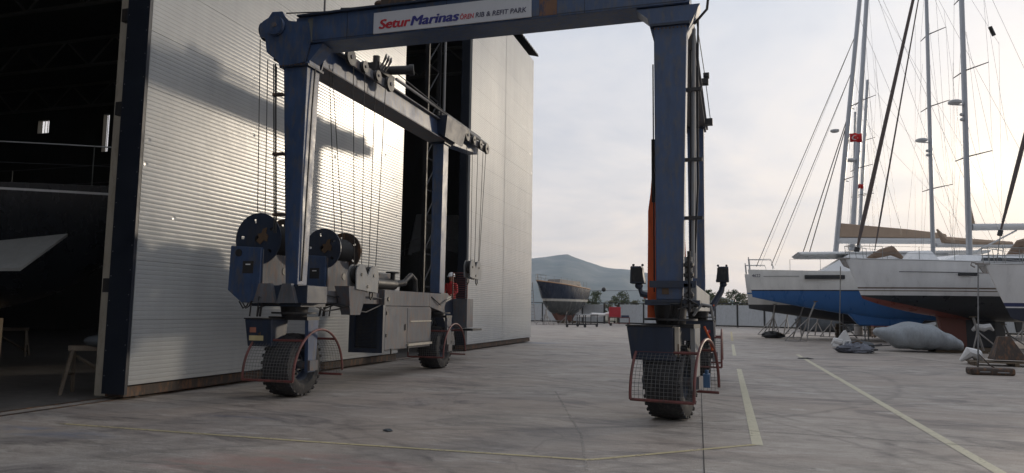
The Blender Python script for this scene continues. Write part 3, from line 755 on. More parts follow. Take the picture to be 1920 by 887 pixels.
# sheave bars along the inside of the left beam
def sheave_bar(x, y0, y1, z0, z1, n):
    m = MB(); m.hexa([(x - .03, y0, z0 - .10), (x + .03, y0, z0 - .10), (x + .03, y1, z1 - .10), (x - .03, y1, z1 - .10)], [(x - .03, y0, z0 + .09), (x + .03, y0, z0 + .09), (x + .03, y1, z1 + .09), (x - .03, y1, z1 + .09)])
    o = m.build('sheave_bar', GREYP, T, bevel=.01)
    for k in range(n):
        y = y0 + (y1 - y0) * k / (n - 1); z = z0 + (z1 - z0) * k / (n - 1)
        sheave((x + .08, y, z), .17 if k in (0, n - 1) else .12, 'x', .035, BLACK, o)
    return o
sheave_bar(-7.36, 12.5, 14.25, 6.62, 6.60, 4)
sheave_bar(-7.36, 19.2, 20.95, 6.62, 6.60, 4)
# lower side beams
m = MB(); m.box(-8.02, -7.56, 11.15, 14.62, 1.68, 1.92); LB = m.build('lower_beam', GREYP, T, bevel=.01)
m = MB(); m.box(-8.3, -7.05, 10.95, 11.6, 1.66, 1.97); m.build('lower_beam', BLUED, T, bevel=.01)
m = MB(); m.box(-.98, -.52, 11.5, 18.5, 1.62, 2.02); m.build('lower_beam', LGREY, T, bevel=.01)
# brackets below the left winches
for (a, b) in ((-8.10, -7.62), (-7.62, -7.20)):
    m = MB(); m.hexa([(a + .02, 10.86, 1.66), (b - .02, 10.86, 1.66), (b - .02, 10.95, 1.66), (a + .02, 10.95, 1.66)], [(a + .12, 10.86, 2.0), (b - .12, 10.86, 2.0), (b - .12, 10.95, 2.0), (a + .12, 10.95, 2.0)]); m.build('bracket', GREYP, T)
m = MB(); m.hexa([(-7.5, 12.9, 1.45), (-7.3, 12.9, 1.45), (-7.3, 13.3, 1.45), (-7.5, 13.3, 1.45)], [(-7.56, 12.7, 2.02), (-7.24, 12.7, 2.02), (-7.24, 13.5, 2.02), (-7.56, 13.5, 2.02)]); m.build('bracket', GREYP, T)
# engine housing
m = MB(); m.box(-8.22, -7.46, 14.66, 17.3, .64, 1.64); EN = m.build('engine_housing', GREYP, T, bevel=.012)
m = MB(); m.box(-8.19, -7.49, 14.60, 14.66, .68, 1.60); RAD = m.build('radiator_grille', BLACK, EN)
m = MB()
for k in range(26): z = .74 + k * .032; m.box(-8.12, -7.56, 14.585, 14.6, z, z + .012)
m.box(-8.26, -8.12, 14.56, 14.66, .6, 1.66); m.box(-7.56, -7.42, 14.56, 14.66, .6, 1.66); m.box(-8.12, -7.56, 14.56, 14.66, .6, .70); m.box(-8.12, -7.56, 14.56, 14.66, 1.58, 1.66)
m.build('grille_frame', BLUED, RAD)
m = MB(); m.box(-7.46, -7.435, 14.70, 15.85, .66, 1.60); m.build('service_door', GREYP, EN, bevel=.006)
m = MB(); m.box(-7.46, -7.435, 15.87, 17.28, .78, 1.60); m.build('service_door', GREYP, EN, bevel=.006)
m = MB(); m.box(-7.46, -7.39, 15.87, 17.28, .70, .755); m.build('ledge', BEIGE, EN)
m = MB(); m.box(-7.434, -7.42, 16.0, 17.28, 1.27, 1.30); m.build('trim_strip', BEIGE, EN)
m = MB()
for yy in (15.0, 15.9):
    m = MB(); m.box(-7.44, -7.41, yy, yy + .03, .56, .68); m.build('latch', BLACK, EN)
m = MB(); m.box(-8.22, -7.45, 14.66, 17.2, 1.645, 2.0); m.hexa([(-8.2, 17.2, 1.645), (-7.45, 17.2, 1.645), (-7.45, 18.1, 1.5), (-8.2, 18.1, 1.5)], [(-8.2, 17.2, 2.0), (-7.45, 17.2, 2.0), (-7.45, 18.5, 2.0), (-8.2, 18.5, 2.0)])
DK = m.build('machinery_deck', GREYP, T, bevel=.012)
m = MB(); m.cyl((-7.449, 14.86, 1.8), (-7.43, 14.86, 1.8), .05, n=14); m.build('filler_cap', BLACK, DK)
m = MB(); m.cyl((-7.75, 14.7, 2.16), (-7.75, 15.7, 2.16), .13, n=18); m.cyl((-7.75, 15.7, 2.16), (-7.65, 16.1, 2.22), .08, n=12)
m.tube([(-7.65, 16.0, 2.2), (-7.6, 16.35, 2.42), (-7.6, 16.6, 2.3), (-7.6, 16.65, 2.0)], .06, 8); m.cyl((-7.7, 15.55, 2.2), (-7.7, 15.55, 2.42), .06, n=10); m.cyl((-7.7, 15.55, 2.42), (-7.7, 15.55, 2.45), .17, n=16)
m.build('exhaust_silencer', BLACK, T, smooth=True)
m = MB(); m.hexa([(-8.1, 14.2, 2.0), (-7.95, 14.2, 2.0), (-7.95, 16.2, 2.0), (-8.1, 16.2, 2.0)], [(-8.1, 14.0, 2.42), (-7.98, 14.0, 2.42), (-7.98, 16.2, 2.42), (-8.1, 16.2, 2.42)]); m.build('engine_cover', GREYP, T, bevel=.01)

# winches
def winch(y0, y1, xc, zc, R):
    hx0, hx1 = xc - .55, xc + .12
    m = MB(); pr = [(hx0 + .02, zc - .12), (hx0, zc - .92), (hx0 + .30, zc - 1.14), (hx1, zc - 1.14), (hx1, zc - .16)]
    m.prism([(a, y0, b) for a, b in pr], (0, y1 - y0, 0)); W = m.build('winch_housing', BLUE, T, bevel=.012)
    m = MB(); m.box(hx1 + .001, hx1 + .022, y0 + .04, y1 - .05, zc - .90, zc - .19); m.build('side_cover', GREYP, W, bevel=.008)
    m = MB(); m.cyl((hx1 + .023, (y0 + y1) / 2 + .22, zc - .55), (hx1 + .032, (y0 + y1) / 2 + .22, zc - .55), .075, n=18); m.build('port', BLACK, W)
    m = MB(); m.box(hx0 + .30, hx0 + .52, y0 - .006, y0, zc - .62, zc - .40); m.cyl((hx0 + .2, y0 - .008, zc - .25), (hx0 + .2, y0, zc - .25), .07, n=14); m.build('port', BLACK, W)
    m = MB(); m.box(hx0 + .36, hx0 + .46, y0 - .009, y0 - .006, zc - .47, zc - .45); m.build('decal', WHITEF, W)
    for k, yy in enumerate((y0 + .05, y1 - .06)):
        # flange with lightening holes
        f = MB(); n = 40; rin, h0 = .10, []
        ring_o = [(xc + R * cos(2 * pi * i / n), zc + R * sin(2 * pi * i / n)) for i in range(n)]
        rs = [R, R * .80, R * .62, .07]
        vs = []
        for side in (0, .035):
            for r_ in rs:
                for i in range(n): vs.append((xc + r_ * cos(2 * pi * i / n), yy + side, zc + r_ * sin(2 * pi * i / n)))
        fs = []
        hole = lambda i: (i % 8) == 3
        for s_ in (0, 1):
            o_ = s_ * 4 * n
            for q in range(3):
                for i in range(n):
                    if q == 1 and hole(i): continue
                    fs.append((o_ + q * n + i, o_ + q * n + (i + 1) % n, o_ + (q + 1) * n + (i + 1) % n, o_ + (q + 1) * n + i))
        for i in range(n): fs.append((i, (i + 1) % n, 4 * n + (i + 1) % n, 4 * n + i))
        f.add(vs, fs); f.build('drum_flange', BLUED if k == 0 else RUSTB, W)
    m = MB(); m.lathe([(y0 + .08, .05), (y0 + .08, R * .6)] + [(y0 + .08 + (y1 - y0 - .16) * i / 30, R * (.60 if i % 2 else .64)) for i in range(31)] + [(y1 - .08, .05)], (xc, 0, zc), 'y', 24)
    m.build('rope_drum', ROPE, W, smooth=True)
    m = MB(); m.prism([(xc + a_, y0 + .03, zc + b_) for a_, b_ in ((.06, -.10), (.13, -.03), (.20, -.05), (.22, .05), (.17, .10), (.19, .20), (.11, .18), (.08, .10), (.0, .09), (.03, .02), (-.02, -.03))], (0, .015, 0)); m.build('drum_guard', YELLOW, W)
winch(10.92, 11.86, -8.12, 2.80, .47)
winch(13.0, 13.95, -8.08, 2.80, .42)

# wheels
def wheel(xc, yc, R=.56, W=.54, par=T, face=1):
    m = MB(); h = W / 2
    prof = [(-h * .72, R * .50), (-h, R * .62), (-h * 1.04, R * .78), (-h * .92, R * .93), (-h * .6, R * .985), (0, R), (h * .6, R * .985), (h * .92, R * .93), (h * 1.04, R * .78), (h, R * .62), (h * .72, R * .50)]
    m.lathe(prof, (xc, yc, R), 'x', 48)
    n = 26
    for i in range(n):                                     # chevron lugs
        for s_ in (-1, 1):
            t0 = 2 * pi * (i + (.5 if s_ > 0 else 0)) / n; w = .055 / R
            def P(x, t, r): return (xc + x, yc + r * cos(t), R + r * sin(t))
            a = [P(s_ * .02, t0, R * .97), P(s_ * .02, t0 + w, R * .97), P(s_ * h * .98, t0 + w * 1.9, R * .90), P(s_ * h * .98, t0 + w * .9, R * .90)]
            b = [P(s_ * .02, t0, R * 1.01), P(s_ * .02, t0 + w, R * 1.01), P(s_ * h * 1.02, t0 + w * 1.9, R * .965), P(s_ * h * 1.02, t0 + w * .9, R * .965)]
            m.hexa(a, b)
    o = m.build('wheel', RUBBER, par, smooth=True)
    r = MB(); r.lathe([(-h * .7, R * .5), (-h * .78, R * .54), (-h * .6, R * .45), (-h * .3, R * .40), (-h * .28, .1), (-h * .5, .1), (-h * .5, 0)], (xc, yc, R), 'x', 28)
    r.lathe([(h * .5, 0), (h * .5, .1), (h * .28, .1), (h * .3, R * .40), (h * .6, R * .45), (h * .78, R * .54), (h * .7, R * .5)], (xc, yc, R), 'x', 28)
    r.build('rim', BLUED, o, smooth=True)
    b = MB()
    for k in range(8): t = pi * k / 4; b.cyl((xc + h * .28, yc + .16 * cos(t), R + .16 * sin(t)), (xc + h * .28 + .04, yc + .16 * cos(t), R + .16 * sin(t)), .018, n=6)
    b.build('wheel_nut', BLACK, o)
def guard(xc, yc, R=.80, W=1.0, zc=.40, rmat=REDP, left_bar=True):
    rails = MB(); h = W / 2
    A = [radians(a) for a in range(-4, 185, 7)]
    for x in (xc - h, xc + h):
        rails.tube([(x, yc - R * cos(a), zc + R * sin(a)) for a in A], .022, 8)
    for a in (-4, 50, 130, 184):
        t = radians(a); rails.cyl((xc - h, yc - R * cos(t), zc + R * sin(t)), (xc + h, yc - R * cos(t), zc + R * sin(t)), .022, n=8)
    o = rails.build('wheel_guard', rmat, T, smooth=True)
    for (a0, a1) in ((-3, 49), (131, 183)):
        ms = MB(); k = 13
        for i in range(1, k):
            t = radians(a0 + (a1 - a0) * i / k); ms.cyl((xc - h, yc - R * cos(t), zc + R * sin(t)), (xc + h, yc - R * cos(t), zc + R * sin(t)), 0.0027, n=4, cap=False)
        n = int(W / .058)
        for i in range(1, n):
            x = xc - h + W * i / n
            ms.tube([(x, yc - R * cos(radians(a0 + (a1 - a0) * q / 6)), zc + R * sin(radians(a0 + (a1 - a0) * q / 6))) for q in range(7)], 0.0027, 4)
        ms.build('wire_mesh', MESHW, o)
def undercarriage(xc, yc, top, tank, side_mat, inner, gx=.06, gw=1.0):
    wheel(xc, yc)
    guard(xc + gx, yc, W=gw)
    # fork plates either side, kingpin and turntable
    for s_ in (-1, 1):
        m = MB(); x = xc + s_ * .37; m.hexa([(x - .035, yc - .12, .44), (x + .035, yc - .12, .44), (x + .035, yc + .12, .44), (x - .035, yc + .12, .44)], [(x - .035, yc - .17, 1.36), (x + .035, yc - .17, 1.36), (x + .035, yc + .17, 1.36), (x - .035, yc + .17, 1.36)])
        m.build('fork_plate', side_mat if s_ > 0 else BLUED, T, bevel=.006)
    m = MB(); m.cyl((xc - .44, yc, .56), (xc + .44, yc, .56), .07, n=14); m.box(xc + .405, xc + .45, yc - .13, yc + .13, .47, .65); m.build('axle', GREYP, T, smooth=True)
    m = MB(); m.box(xc - .40, xc + .40, yc - .2, yc + .2, 1.36, 1.42); m.cyl((xc, yc, 1.42), (xc, yc, top), .22, .26, n=20); m.cyl((xc, yc, 1.47), (xc, yc, 1.50), .40, n=28); m.build('turntable', BLACK, T, smooth=True)
    x0, x1, y0, z0, z1 = tank
    m = MB(); m.hexa([(x0 + .07, y0 + .02, z0), (x1 + .01, y0 + .02, z0), (x1 + .01, y0 + .42, z0), (x0 + .07, y0 + .42, z0)], [(x0, y0, z1), (x1, y0, z1), (x1, y0 + .50, z1), (x0, y0 + .50, z1)])
    tk = m.build('steering_tank', BLUED, T, bevel=.012)
    m = MB(); m.box(x0 - .01, x1 + .01, y0 - .01, y0 + .51, z1 + .001, z1 + .022); m.build('lid', BLACK, tk)
    return tk
tk = undercarriage(-7.62, 11.45, 1.66, (-8.23, -7.68, 10.86, .90, 1.37), BLUE, False)
m = MB(); m.box(-8.13, -7.84, 10.872, 10.878, 1.0, 1.27); wn = m.build('warning_sticker', pmat('sticker_cream', (0.5, 0.42, 0.22), .5, bump=0), tk)
m = MB(); m.box(-8.12, -7.99, 10.866, 10.871, 1.14, 1.25); m.build('sticker_patch', pmat('sticker_redbrown', (0.35, 0.14, 0.09), .5, bump=0), wn)
m = MB(); m.box(-7.97, -7.86, 10.866, 10.871, 1.225, 1.255); m.build('sticker_bar', BLACK, wn)
m = MB(); m.cyl((-7.915, 10.872, 1.12), (-7.915, 10.866, 1.12), .038, n=3); m.build('sticker_symbol', YELLOW, wn)
XF = (Vector((-.9, 11.3, 0)), radians(-11))
tk2 = undercarriage(-.90, 11.30, 1.78, (-1.42, -.72, 10.75, .89, 1.38), LGREY, False, gx=0.08, gw=.92)
m = MB(); m.box(-.70, -.64, 10.78, 10.86, .98, 1.38); m.build('side_strip', BEIGE, tk2)
m = MB(); m.box(-.658, -.638, 10.775, 10.779, .95, 1.14); m.build('sticker', YELLOW, tk2)
XF = None
undercarriage(-7.72, 18.25, 2.0, (-8.2, -7.9, 17.7, .95, 1.4), GREYP, True, gx=.08)
tk4 = undercarriage(-.80, 18.25, 1.64, (-1.25, -.42, 17.65, .92, 1.40), LGREY, True, gx=.05)
m = MB(); m.box(-.60, -.55, 17.655, 17.661, 1.12, 1.19, 0); m.box(-.55, -.50, 17.655, 17.661, 1.12, 1.19, 1); m.build('flag_sticker', [WHITEF, TRED], tk4)
# dark underside plates joining legs to turntables
for bb in ((-8.2, -7.2, 11.0, 11.8, 1.60, 1.655), (-1.25, -.45, 10.95, 11.75, 1.70, 1.775), (-1.18, -.50, 10.93, 10.99, 1.96, 2.06)):
    m = MB(); m.box(*bb); m.build('base_plate', BLUED, T)
m = MB(); m.box(-1.0, -.9, 10.975, 10.998, 1.86, 1.95); m.build('lamp_bracket', YELLOW, T); 
# hoses
m = MB(); rnd = random.Random(5)
for cx_, cy_, z_ in ((-7.9, 10.95, 1.55), (-.62, 10.98, 1.62), (-7.6, 12.7, 1.55)):
    m = MB()
    for k in range(6):
        dx = rnd.uniform(-.1, .12); dy = rnd.uniform(-.05, .1)
        m.tube([(cx_ + dx - .22, cy_ + dy, 1.42), (cx_ + dx - .15, cy_ + dy - .06, z_ + .02 + .04 * k), (cx_ + dx + .05, cy_ + dy, z_ + .10), (cx_ + dx + .22, cy_ + .1, z_ + .06)], .014, 6)
    m.build('hydraulic_hose', BLACK, T, smooth=True)
m = MB()
for k in range(2): m.tube([(-8.45 + k * .06, 10.97, 1.68), (-8.36 + k * .06, 10.97, 1.56), (-8.28 + k * .05, 10.97, 1.60), (-8.24 + k * .04, 10.97, 1.70)], .012, 6)
m.build('hydraulic_hose', BLACK, T, smooth=True); m = MB(); m.tube([(-.55, 11.0, 1.55), (-.42, 10.95, 1.72), (-.30, 11.0, 1.70), (-.27, 11.1, 1.5)], .02, 6)
m.build('hydraulic_hose', LGREY, T, smooth=True)
m = MB()
for z in (1.7, 1.85, 2.0, 2.15, 2.3): m.ball((-.60, 10.98, z), .07, 5, sc=(1, .8, .9)); m.box(-.68, -.56, 10.93, 11.0, z - .03, z + .02)
m.cyl((-.6, 10.95, 1.6), (-.6, 10.95, 2.5), .03, n=6); m.build('valve_cluster', BLACK, T)
m = MB(); m.box(-.67, -.56, 11.0, 11.1, 1.95, 2.42); m.build('control_box', LGREY, T, bevel=.006)
# pipes and clamps up the legs
m = MB(); m.cyl((-.56, 11.2, 2.3), (-.50, 11.2, 6.0), .028, n=8); m.build('leg_pipe', LGREY, T, smooth=True)
m = MB(); m.tube([(-.50, 11.25, 6.1), (-.30, 11.2, 6.3), (-.26, 11.2, 6.65), (-.45, 11.2, 7.0)], .022, 8); m.tube([(-.44, 11.3, 6.2), (-.46, 11.3, 5.0), (-.47, 11.3, 3.6), (-.53, 11.3, 2.5)], .018, 6); m.build('leg_hose', BLACK, T, smooth=True)
m = MB()
for z in (3.0, 3.9, 5.0):
    m = MB(); m.box(-.72, -.40, 11.15, 11.22, z, z + .05); m.build('pipe_clamp', BLACK, T)
m = MB(); m.cyl((-7.72, 10.93, 2.9), (-7.90, 10.93, 6.0), .016, n=6); m.cyl((-7.76, 10.93, 2.9), (-7.94, 10.93, 6.0), .012, n=6); m.build('leg_pipe', BLACK, T)
m = MB()
for z in (3.2, 4.3, 5.4): m = MB(); f = (z - 2) / 4; m.box(-7.74 - .22 * f, -7.50 - .26 * f, 10.91, 10.99, z, z + .05); m.build('pipe_clamp', RUSTB, T)
m = MB(); m.cyl((-1.14, 11.25, 1.9), (-1.14, 11.25, 5.5), .012, n=6); m.cyl((-1.15, 11.3, 3.3), (-1.15, 11.3, 4.3), .03, n=6); m.build('leg_cable', BLACK, T)
# tall hydraulic rods behind the front right leg
m = MB(); m.cyl((-.62, 13.2, 2.2), (-.60, 13.2, 6.3), .035, n=8); m.build('tie_rod', LGREY, T, smooth=True)
m = MB(); m.cyl((-.66, 12.6, 2.3), (-.62, 12.6, 6.2), .02, n=6); m.build('tie_rod', BLACK, T, smooth=True)
# work lamps and wires at the rear right
m = MB(); a = at(1322, 150, 18); b = at(1333, 229, 18)
m.box(a.x - .12, a.x + .08, 17.9, 18.1, a.z - .12, a.z + .02); m.box(a.x - .04, a.x + .1, 17.9, 18.1, a.z + .05, a.z + .16); m.build('work_lamp', BLACK, T, bevel=.01); m = MB(); m.box(b.x - .14, b.x + .04, 17.9, 18.15, b.z - .06, b.z + .08); m.build('work_lamp', BLACK, T, bevel=.01)
m = MB(); m.tube([at(1306, 40, 15), at(1322, 145, 18), at(1332, 225, 18)], .010, 5); m.build('lamp_cable', BLACK, T)
for pts_ in ([(-7.54, 11.7, 1.70), (-7.50, 12.3, 1.52), (-7.52, 13.0, 1.58), (-7.5, 13.9, 1.50), (-7.5, 14.6, 1.66)], [(-7.53, 11.8, 1.9), (-7.50, 12.6, 1.80), (-7.51, 13.5, 1.86), (-7.5, 14.6, 1.80)], [(-7.44, 17.3, 1.9), (-7.40, 17.8, 1.7), (-7.42, 18.3, 1.85)], [(-7.27, 11.1, 2.05), (-7.24, 11.1, 3.6), (-7.24, 11.15, 5.2), (-7.24, 11.2, 5.95)]):
    m = MB(); m.tube(pts_, .016, 6); m.build('hydraulic_hose', BLACK, T, smooth=True)
for z in (.95, 1.45):
    m = MB(); m.box(-7.434, -7.415, 14.74, 14.80, z, z + .07); m.build('hinge', BLACK, EN)
m = MB(); m.box(-7.434, -7.41, 15.72, 15.76, 1.08, 1.22); m.build('door_handle', BLACK, EN)
# ropes
def rope(p0, p1, r=.0085):
    MB().cyl(p0, p1, r, n=5).build('rope', ROPE, T, smooth=True)
rope(at(488, 74, 11.1), at(483, 398, 11.1)); rope(at(502, 112, 11.4), at(497, 404, 11.4)); rope(at(519, 125, 11.5), at(516, 405, 11.5), .007)
rope((-7.45, 12.0, 6.3), (-7.9, 13.2, 3.1)); rope((-7.5, 12.2, 6.3), (-7.95, 13.6, 3.1))
for k in range(4): rope((-7.28, 12.62 + k * .48, 6.55), (-7.30, 13.0 + k * .30, 2.35))
for k in range(4): rope((-7.28, 19.2 + k * .48, 6.55), (-7.30, 19.45 + k * .33, 2.9))
rope((-7.28, 20.9, 6.5), (-7.3, 20.5, 2.9))
def hook_block(yc, zc):
    m = MB(); pts = []
    for s_ in (-1, 1):
        arc = [(s_ * .27 + .21 * cos(a), .12 + .21 * sin(a)) for a in [pi * i / 10 for i in range(11)]]
        pts.append(arc)
    prof = [(.48, .12)] + [(0.27 + .21 * cos(pi * i / 10), .12 + .21 * sin(pi * i / 10)) for i in range(1, 9)] + [(.0, .10)] + [(-.27 + .21 * cos(pi * i / 10), .12 + .21 * sin(pi * i / 10)) for i in range(2, 11)] + [(-.46, -.18), (.46, -.24)]
    for x in (-7.42, -7.24):
        m.prism([(x, yc + a, zc + b) for a, b in prof], (.025, 0, 0))
    o = m.build('hook_block', LGREY, T)
    for dy in (-.27, .27): sheave((-7.32, yc + dy, zc + .12), .19, 'x', .04, BLACK, o)
    b = MB()
    for dy, dz in ((-.27, .12), (.27, .12), (0, -.12)): b.cyl((-7.213, yc + dy, zc + dz), (-7.20, yc + dy, zc + dz), .035, n=10)
    b.build('pin', BLACK, o)
    s_ = MB()
    for dy in (-.36, .36): s_.tube([(-7.32, yc + dy - .06, zc - .16), (-7.32, yc + dy - .07, zc - .32), (-7.32, yc + dy, zc - .38), (-7.32, yc + dy + .07, zc - .32), (-7.32, yc + dy + .06, zc - .16)], .016, 6)
    s_.build('shackle', BLACK, o, smooth=True)
hook_block(13.42, 2.15); hook_block(20.0, 2.70)
# rubber fender pads on arms by the right-hand beam
for px, py, Y, base, tilt in ((1198, 515, 16.0, (-1.0, 16.0, 1.78), .12), (1356, 514, 18.6, (-.55, 18.4, 1.60), -.12)):
    P = at(px, py, Y); s_ = 1 if px < 1300 else -1
    m = MB(); m.hexa([(P.x - .18, Y - .16, P.z - .2), (P.x + .14, Y - .16, P.z - .2), (P.x + .14, Y + .2, P.z - .2), (P.x - .18, Y + .2, P.z - .2)], [(P.x - .17 - (0 if s_ > 0 else -.06), Y - .16, P.z + .18), (P.x + .13 - (.06 if s_ > 0 else 0), Y - .16, P.z + .18), (P.x + .08, Y + .16, P.z + .18), (P.x - .14, Y + .16, P.z + .18)])
    A = m.build('fender_pad', BLUED, T, bevel=.02)
    m = MB(); m.box(P.x - .14, P.x + .10, Y - .175, Y - .165, P.z - .16, P.z + .14); m.build('rubber_face', RUBBER, A)
    m = MB(); m.tube([(P.x, Y + .02, P.z - .19), (P.x + .05 * s_, Y + .02, P.z - .42), base], [.06, .07, .09], 8); m.ball((P.x, Y, P.z - .24), .09, 6); m.build('arm', BLUED, A, smooth=True)
    m = MB(); m.cyl((P.x + .10 * s_, Y + .02, P.z - .5), (base[0] - .10 * s_, base[1], base[2] + .15), .03, n=6); m.build('arm_rod', ORANGE, A)
    m = MB()
    for dx in (-.12, .08): m.ball((P.x + dx, Y, P.z + .21), .03, 5)
    m.build('pad_bolt', BLACK, A)

# orange lifting slings hung against the right leg
def sling(name_label, pts, w0, w1, Y, grp='orange lifting slings'):
    mb = MB(); L = []
    for i, (x, y, hw) in enumerate(pts): p = at(x, y, Y); L.append((p, hw))
    vs = []; fs = []
    for p, hw in L: vs += [(p.x - hw, Y, p.z), (p.x + hw, Y - .015, p.z), (p.x + hw, Y + .07, p.z), (p.x - hw, Y + .085, p.z)]
    for i in range(len(L) - 1):
        for k in range(4): fs.append((4 * i + k, 4 * i + (k + 1) % 4, 4 * i + 4 + (k + 1) % 4, 4 * i + 4 + k))
    n = len(L) - 1; fs += [(0, 1, 2, 3), (4 * n, 4 * n + 1, 4 * n + 2, 4 * n + 3)]
    mb.add(vs, fs); return tag(mb.build('lifting_sling', ORANGE, smooth=True), name_label, 'sling', grp)
sling('long orange lifting sling hanging along the left side of the front right leg', [(1226, 280, .03), (1226, 330, .035), (1226, 362, .055), (1225, 395, .085), (1226, 440, .095), (1226, 520, .10), (1227, 596, .11)], 0, 0, 11.75)
sling('short orange lifting sling hanging between the two right legs', [(1281, 420, .015), (1281, 460, .035), (1281, 500, .05), (1280, 545, .05)], 0, 0, 12.3)
m = MB(); m.tube([(-.30, 11.6, 1.02), (-.34, 11.65, 1.2), (-.42, 11.7, 1.38)], .02, 6); tag(m.build('orange_strap', ORANGE, smooth=True), 'thin orange strap over the guard of the front right wheel', 'strap')
m = MB(); m.box(-.44, -.34, 11.5, 11.75, .46, .66); m.cyl((-.39, 11.6, .66), (-.39, 11.6, .72), .03, n=8); m.build('oil_can', pmat('blue_plastic', (0.04, 0.10, 0.20), .5)); tag(bpy.data.objects['oil_can'], 'small blue container tucked inside the front right wheel guard', 'container')

# operator station with a man behind the red grille
YS = 20.9
xa, xb = at(849, 560, YS).x, at(876, 560, YS).x
za, zb1, zc1 = at(862, 614, YS).z, at(862, 560, YS).z, at(862, 512, YS).z
m = MB(); m.box(xa, xb, YS, YS + .55, za, zb1); m.build('operator_cabinet', GREYP, T, bevel=.01)
m = MB(); m.hexa([(xa - .15, YS - .3, .5), (xa + .1, YS - .3, .5), (xa + .1, YS, .5), (xa - .15, YS, .5)], [(xa - .35, YS - 1.2, 2.0), (xa - .02, YS - 1.2, 2.0), (xa - .02, YS, 2.0), (xa - .35, YS, 2.0)]); m.build('station_support', BLUED, T)
m = MB(); n_ = 11
for k in range(n_): z = zb1 + .04 + (zc1 - zb1 - .12) * k / (n_ - 1); m.cyl((xa, YS - .02, z), (xb, YS - .02, z), .012, n=5)
for x in (xa, xb): m.cyl((x, YS - .02, zb1), (x, YS - .02, zc1), .02, n=6)
m.cyl((xa, YS - .02, zc1), (xb, YS - .02, zc1), .02, n=6); m.build('safety_grille', REDP, T)
m = MB(); m.box(xa - .3, xb, YS + .55, YS + 1.4, .92, .98); m.build('platform', BLACK, T)

def person(label, loc, rz):
    r = thing('person', label, 'person', loc, rz)
    J = {'pel': (0, 0, .95, .15, .11), 'chest': (0, 0, 1.28, .18, .12), 'neck': (0, .01, 1.50, .06, .06), 'head': (0, -.01, 1.62, .09, .10), 'top': (0, -.01, 1.70, .075, .085),
         'ls': (-.19, 0, 1.42, .06, .06), 'le': (-.25, -.05, 1.14, .045, .045), 'lw': (-.18, -.26, 1.08, .032, .032), 'lh': (-.16, -.34, 1.08, .03, .02),
         'rs': (.19, 0, 1.42, .06, .06), 're': (.26, -.04, 1.14, .045, .045), 'rw': (.22, -.25, 1.05, .032, .032), 'rh': (.2, -.33, 1.05, .03, .02),
         'lk': (-.1, -.02, .50, .06, .06), 'la': (-.11, .02, .09, .045, .045), 'lt': (-.12, -.14, .04, .04, .03),
         'rk': (.1, -.02, .50, .06, .06), 'ra': (.11, .02, .09, .045, .045), 'rt': (.12, -.14, .04, .04, .03)}
    E_ = [('pel', 'chest'), ('chest', 'neck'), ('neck', 'head'), ('head', 'top'), ('chest', 'ls'), ('ls', 'le'), ('le', 'lw'), ('lw', 'lh'), ('chest', 'rs'), ('rs', 're'), ('re', 'rw'), ('rw', 'rh'), ('pel', 'lk'), ('lk', 'la'), ('la', 'lt'), ('pel', 'rk'), ('rk', 'ra'), ('ra', 'rt')]
    ks = list(J); me = bpy.data.meshes.new('tmp'); me.from_pydata([J[k][:3] for k in ks], [(ks.index(a), ks.index(b)) for a, b in E_], [])
    o = bpy.data.objects.new('tmp', me); COL.objects.link(o)
    o.modifiers.new('s', 'SKIN'); su = o.modifiers.new('u', 'SUBSURF'); su.levels = 2; su.render_levels = 2
    for i, k in enumerate(ks): v = me.skin_vertices[0].data[i]; v.radius = J[k][3:5]; v.use_root = (k == 'pel')
    bpy.context.view_layer.update()
    dg = bpy.context.evaluated_depsgraph_get(); me2 = bpy.data.meshes.new_from_object(o.evaluated_get(dg))
    bpy.data.objects.remove(o)
    for mm in (JACKET, TROUS, SKIN): me2.materials.append(mm)
    for p in me2.polygons:
        p.use_smooth = True; c = p.center
        hand = abs(c.y) > .27 and c.z > .9
        p.material_index = 2 if (c.z > 1.50 or hand) else (0 if c.z > .92 else 1)
    b = bpy.data.objects.new('body', me2); COL.objects.link(b); b.parent = r
    f = MB(); f.ball((0, -.11, 1.62), .016, 5, sc=(.8, 1.2, 1.4)); f.build('nose', SKIN, r, smooth=True, local=True)
    h = MB(); h.lathe([(1.66, .128), (1.665, .118), (1.70, .115), (1.75, .095), (1.785, .055), (1.795, .0)], (0, 0, 0), 'z', 20); h.add([(-.09, -.09, 1.665), (.09, -.09, 1.665), (.06, -.19, 1.65), (-.06, -.19, 1.65)], [(0, 1, 2, 3)]); h.build('helmet', WHITEF, r, smooth=True, local=True)
    return r
person('person in red jacket and white helmet standing behind the red grille of the lift', (at(847, 503, YS + .9).x, YS + .9, .985), radians(-15))

# ================================================================== BOATS
AX = radians(22)
def local(root, P):
    c, s_ = cos(-root.rotation_euler.z), sin(-root.rotation_euler.z); d = Vector(P) - root.location
    return Vector((d.x * c - d.y * s_, d.x * s_ + d.y * c, d.z))
def onaxis(root, px, py, off=0.0):
    """point of the boat's centre plane (shifted by off) seen at a pixel"""
    a = root.rotation_euler.z; n = Vector((-sin(a), cos(a), 0)); d = ray(px, py)
    k = (root.location - CAM).dot(n) + off
    return CAM + d * (k / d.dot(n))
def mast(r, foot_px, top_px, w, tops=19.5, mat=ALU, off=0.0, name='mast'):
    """mast on the centre plane, from the deck to height tops, in the direction seen"""
    f = local(r, onaxis(r, *foot_px, off)); t = local(r, onaxis(r, *top_px, off)); d = (t - f); t = f + d * ((tops - f.z) / d.z)
    m = MB(); m.cyl(f, t, w, w * .8, n=14, sq=.68); o = m.build(name, mat, r, smooth=True, local=True)
    return f, t, o
def wires(r, segs, rad=.009, name='stay', mat=STEELW):
    for a, b in segs: MB().cyl(a, b, rad, n=4, cap=False).build(name, mat, r, local=True)
